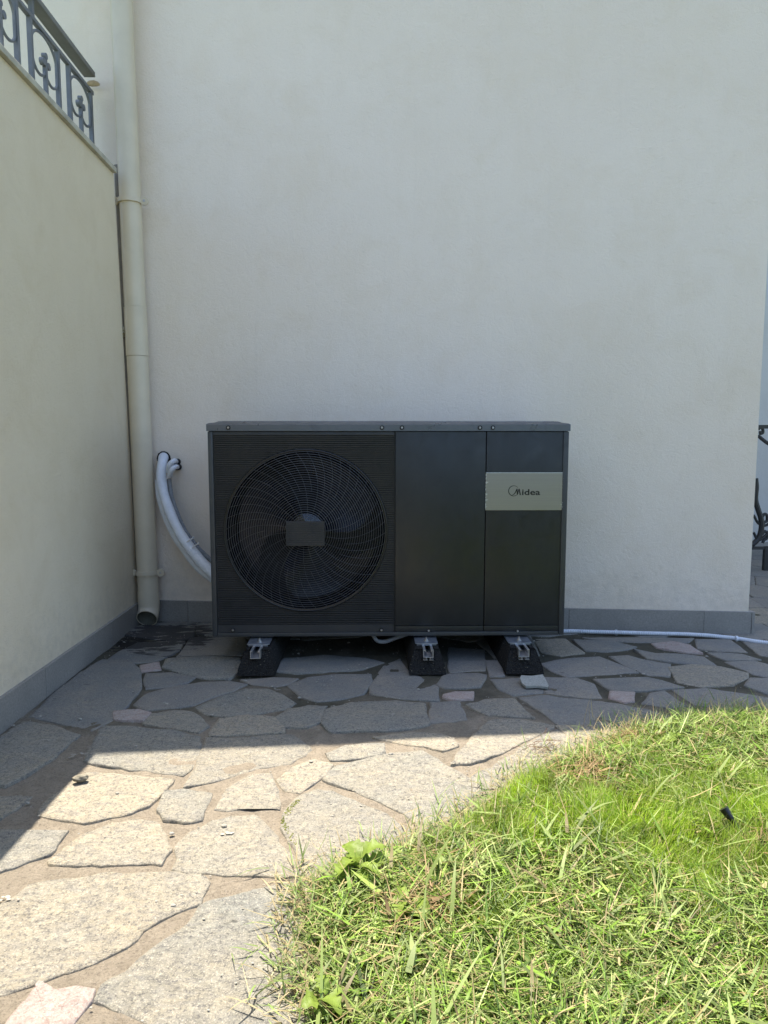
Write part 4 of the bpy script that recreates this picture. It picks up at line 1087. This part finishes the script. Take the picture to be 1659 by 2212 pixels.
# broad flattened blades here and there
n = 240; P, d = sample(9000, *near); P, d = P[:n], d[:n]; n = len(P)
addb(P, rng.uniform(0.05, 0.12, n), rng.uniform(0.004, 0.008, n), rng.uniform(0, 6.28, n), rng.uniform(0.7, 1.45, n), rng.uniform(0.1, 0.7, n), mound(P, d)+rng.uniform(0.012, 0.035, n),
     np.array([0.26, 0.34, 0.11])*rng.uniform(.5, 1.25, n)[:, None])
me = blades(np.concatenate(Ps), np.concatenate(Ls), np.concatenate(Ws), np.concatenate(As), np.concatenate(Ts), np.concatenate(Bs), np.concatenate(Zs), np.concatenate(Cs), 'lawn_grass')
g = link('lawn_grass', me, mat_grass)
tag(g, 'bright green lawn grass with mown cuttings in the lower right', 'grass', kind='stuff')

# ------------------------------------------------------------ weeds
def leaf_mesh(L, W, lobes=0, cup=0.3):
    bm = bmesh.new(); n = 12; rows = []
    for i in range(n+1):
        u = i/n; wv = W*0.5*math.sin(math.pi*min(1, u**0.8))**0.75*(1+(0.22*math.sin(u*math.pi*lobes) if lobes else 0)) + 0.0008
        z = 0.25*L*math.sin(u*math.pi*0.8)-0.15*L*u*u
        rows.append([bm.verts.new((x*wv, u*L, z+abs(x)*wv*cup+0.05*W*math.sin(u*17+x*3))) for x in (-1, -0.5, 0, 0.5, 1)])
    for a, b in zip(rows, rows[1:]):
        for k in range(4): bm.faces.new((a[k], a[k+1], b[k+1], b[k]))
    me = bpy.data.meshes.new('leaf'); bm.to_mesh(me); bm.free(); me.shade_smooth(); me.materials.append(mat_weed); return me
lm = [leaf_mesh(0.070, 0.062), leaf_mesh(0.080, 0.052, 7), leaf_mesh(0.062, 0.058, 5), leaf_mesh(0.10, 0.034)]
R3 = random.Random(21)
for (px, py, n, sc, lab) in ((780, 1885, 14, 0.78, 'broadleaf weed at the patio edge, largest rosette nearest the paving'), (945, 1900, 5, 0.6, 'pale upright broad leaf weed in the grass right of the rosette'),
                             (885, 1985, 10, 0.62, 'light green weed rosette in the cuttings below the other weeds'), (1465, 1610, 4, 0.6, 'small weed with pale leaves near the far lawn edge'),
                             (705, 2170, 5, 0.55, 'broad leaves sprouting at the bottom left corner of the lawn')):
    c = onz(px, py, 0.03)
    wd = empty('broadleaf_weed', (c.x, c.y, 0.028), lab, 'weed', 'broadleaf weeds in the lawn')
    for k in range(n):
        o = link('leaf', lm[R3.randrange(4)], None, wd, (R3.uniform(-.012, .012), R3.uniform(-.012, .012), 0.006+R3.uniform(0, 0.02)))
        s_ = sc*R3.uniform(0.65, 1.05); o.scale = (s_, s_, s_); o.rotation_euler = (R3.uniform(-0.30, 0.40), R3.uniform(-.4, .4), 2*math.pi*k/n+R3.uniform(-.4, .4))
# long dark blade lying out over the paving
pth = spline([onz(690, 2060, 0.03), onz(640, 2085, 0.03), onz(600, 2112, 0.022), onz(552, 2150, 0.016)], 6)
bm = bmesh.new(); L_ = []
for i, p in enumerate(pth):
    T = (pth[min(i+1, len(pth)-1)]-pth[max(0, i-1)]).normalized(); s_ = T.cross(Vector((0, 0, 1))); wv = 0.0045*math.sin(math.pi*(0.12+0.86*i/(len(pth)-1)))
    L_.append([bm.verts.new(p+s_*wv), bm.verts.new(p-Vector((0, 0, 0.002))), bm.verts.new(p-s_*wv)])
for a, b in zip(L_, L_[1:]):
    for k in range(2): bm.faces.new((a[k], a[k+1], b[k+1], b[k]))
mat_dkblade = leafy('coarse_blade', 0.3, False, (0.20, 0.24, 0.09), 0.5)
tag(finish('grass_blade', bm, mat_dkblade, None, smooth=True), 'long coarse grass blade lying out over the paving edge', 'grass blade')
# yellow fallen leaf
for (px, py, s_, col, lab) in ((1062, 1995, 0.5, (0.45, 0.36, 0.05), 'small yellow leaf lying in the cuttings'), (910, 2180, 0.45, (0.26, 0.14, 0.10), 'narrow brown fallen leaf in the grass'), (897, 1810, 0.26, (0.30, 0.24, 0.14), 'tiny tan seed lying on the big sunlit slab')):
    p = onz(px, py, 0.035 if py != 1810 else 0.014); me = leaf_mesh(0.06, 0.022); me.materials.clear(); me.materials.append(leafy('fallen_leaf', 0.2, False, col, 0.6))
    o = link('fallen_leaf', me, None, None, p); o.scale = (s_, s_, s_); o.rotation_euler = (0, 0, 1.2+px); tag(o, lab, 'leaf')
# moss in the open joint
bm = bmesh.new()
pm = [A([(x, y)])[0] for x, y in ((1232, 855), (1245, 838), (1270, 812), (1292, 795), (1222, 880), (1228, 905), (1250, 935), (1280, 985))]
for a, b in zip(pm, pm[1:]):
    for k in range(34):
        q = a.lerp(b, R3.random()); r = R3.uniform(0.0010, 0.0028)
        bmesh.ops.create_icosphere(bm, subdivisions=1, radius=r, matrix=Matrix.Translation(Vector((q.x+R3.uniform(-.005, .005), q.y+R3.uniform(-.005, .005), 0.004+R3.random()*.003))))
tag(finish('moss', bm, mat_moss, None), 'green moss growing in the open paving joint', 'moss', kind='stuff')
# black plastic stake in the lawn
sk = empty('garden_stake', onz(1583, 1790, 0.02), 'black plastic stake leaning in the bright grass at the right', 'stake')
a = onz(1574, 1760, 0.075); b = onz(1606, 1806, 0.040)
bm = bmesh.new(); tube(bm, [a, a.lerp(b, 0.5), b], lambda s: 0.0060 - s*0.03 if s < .1 else .003, 8); finish('shaft', bm, mat_stake, sk, loc=tuple(-c for c in sk.location), smooth=True)
bm = bmesh.new(); cyl(bm, a+Vector((-.004, 0, .004)), (b-a), 0.010, 0.022, 12, 0.007); finish('cap', bm, mat_stake, sk, loc=tuple(-c for c in sk.location), smooth=True)
# pebble and loose tile
p = onz(175, 1686, 0.012); bm = bmesh.new(); bmesh.ops.create_icosphere(bm, subdivisions=4, radius=1)
for v in bm.verts:
    k = 1+0.22*noise.noise(v.co*1.7)+0.06*noise.noise(v.co*6); v.co = Vector((v.co.x*0.0195, v.co.y*0.012, v.co.z*0.009))*k
o = finish('pebble', bm, mat_pebble, None, loc=(p.x, p.y, 0.019), smooth=True); o.rotation_euler = (0, 0.05, 0.35); tag(o, 'small rough pebble at the edge of the sunlit paving', 'pebble')
tl = [onz(x, y, 0.018) for x, y in ((1123, 1470), (1126, 1465), (1148, 1466), (1172, 1463.5), (1177, 1469), (1185, 1481), (1183, 1484), (1160, 1482), (1137, 1483), (1128, 1478))]
cc = sum(tl, Vector())/len(tl); bm = bmesh.new(); a_ = [bm.verts.new((v.x-cc.x, v.y-cc.y, 0.008+(v.y-cc.y)*0.12)) for v in tl]; b_ = [bm.verts.new((v.x-cc.x, v.y-cc.y, 0.0+(v.y-cc.y)*0.12)) for v in tl]
bm.faces.new(a_); bm.faces.new(b_[::-1])
for i in range(len(a_)): bm.faces.new((a_[i], b_[i], b_[(i+1) % len(a_)], a_[(i+1) % len(a_)]))
tag(finish('loose_tile', bm, mat_tile, None, loc=(cc.x, cc.y, 0.016), bevel=0.001), 'broken pale stone tile lying against the right rubber foot', 'tile piece')
# stone chips scattered on the paving
bm = bmesh.new()
for k in range(1400):
    x, y = R3.uniform(-1.05, 1.7), (R3.uniform(2.0, 3.1) if k % 3 else R3.uniform(0.9, 2.0))
    if inside((x, y), lawn_poly): continue
    if k % 7 == 0: y = wally(x)-R3.uniform(0.015, 0.05); y = min(y, 3.28)
    if k % 11 == 0: x = -1.10+R3.uniform(0.0, 0.04)
    r = R3.uniform(0.0010, 0.0026) if R3.random() < 0.93 else R3.uniform(0.003, 0.006)
    vs = bmesh.ops.create_icosphere(bm, subdivisions=1, radius=r)['verts']
    for v in vs: v.co = Vector((v.co.x*R3.uniform(.8, 1.5)+x, v.co.y*R3.uniform(.7, 1.2)+y, v.co.z*0.6+0.0080))
for px, py in ((218, 1590), (224, 1582), (152, 1638), (178, 1636), (88, 1605), (485, 1530), (490, 1540), (535, 1568), (540, 1578), (595, 1494), (717, 1531), (850, 1548), (1205, 1620), (490, 1807), (15, 1947), (120, 1600)):
    q = onz(px, py); 
    for j in range(5):
        vs = bmesh.ops.create_icosphere(bm, subdivisions=1, radius=R3.uniform(.0018, .0042))['verts']; ox, oy = R3.gauss(0, .008), R3.gauss(0, .006)
        for v in vs: v.co = Vector((v.co.x*1.4+q.x+ox, v.co.y+q.y+oy, v.co.z*0.08+0.0078))
tag(finish('stone_chips', bm, mat_chip, None), 'pale stone chips and mortar crumbs scattered on the paving', 'chips', kind='stuff')
# dry twigs on the slab
bm = bmesh.new()
for k in range(26):
    q = onz(R3.gauss(1160, 26), R3.gauss(1630, 10)); a = R3.uniform(-0.5, 1.2); l = R3.uniform(0.02, 0.055); z = 0.015+R3.random()*0.006
    tube(bm, [Vector((q.x, q.y, z)), Vector((q.x+l*.5*math.cos(a), q.y+l*.5*math.sin(a), z+0.004)), Vector((q.x+l*math.cos(a+.25), q.y+l*math.sin(a+.25), z))], 0.0007, 4)
tag(finish('dry_needles', bm, mat_twig, None), 'dry brown needles lying on the sunlit slab by the lawn', 'needles', kind='stuff')

# ------------------------------------------------------------ unseen hedge added behind the viewer for the panels to reflect
n = 26000; P3 = np.column_stack([rng.uniform(-7, 9, n), rng.normal(-7.0, 0.35, n), rng.uniform(0, 2.0, n)])
P3[:, 2] += 0.35*(vnoise(P3[:, :2]*np.array([1, 0.3]), 1.3, 1)-0.5)
cg = np.array([0.05, 0.10, 0.03])*rng.uniform(0.5, 1.8, n)[:, None]
me = blades(P3[:, :2], rng.uniform(0.06, 0.12, n), rng.uniform(0.04, 0.07, n), rng.uniform(0, 6.28, n), rng.uniform(0.2, 2.2, n), rng.normal(0.3, 0.4, n), np.maximum(P3[:, 2], 0.05), cg, 'added_hedge_foliage')
hd = empty('added_hedge', (1, -7, 0), 'unseen hedge added behind the viewer as a dark reflection backdrop', 'added_hedge')
link('added_hedge_foliage', me, mat_added_hedge, hd, (-1, 7, 0))
boxo('added_hedge_stems', (-7, 9, -7.12, -6.98, -0.05, 1.7), mat_twig, hd, 0, (-1, 7, 0))
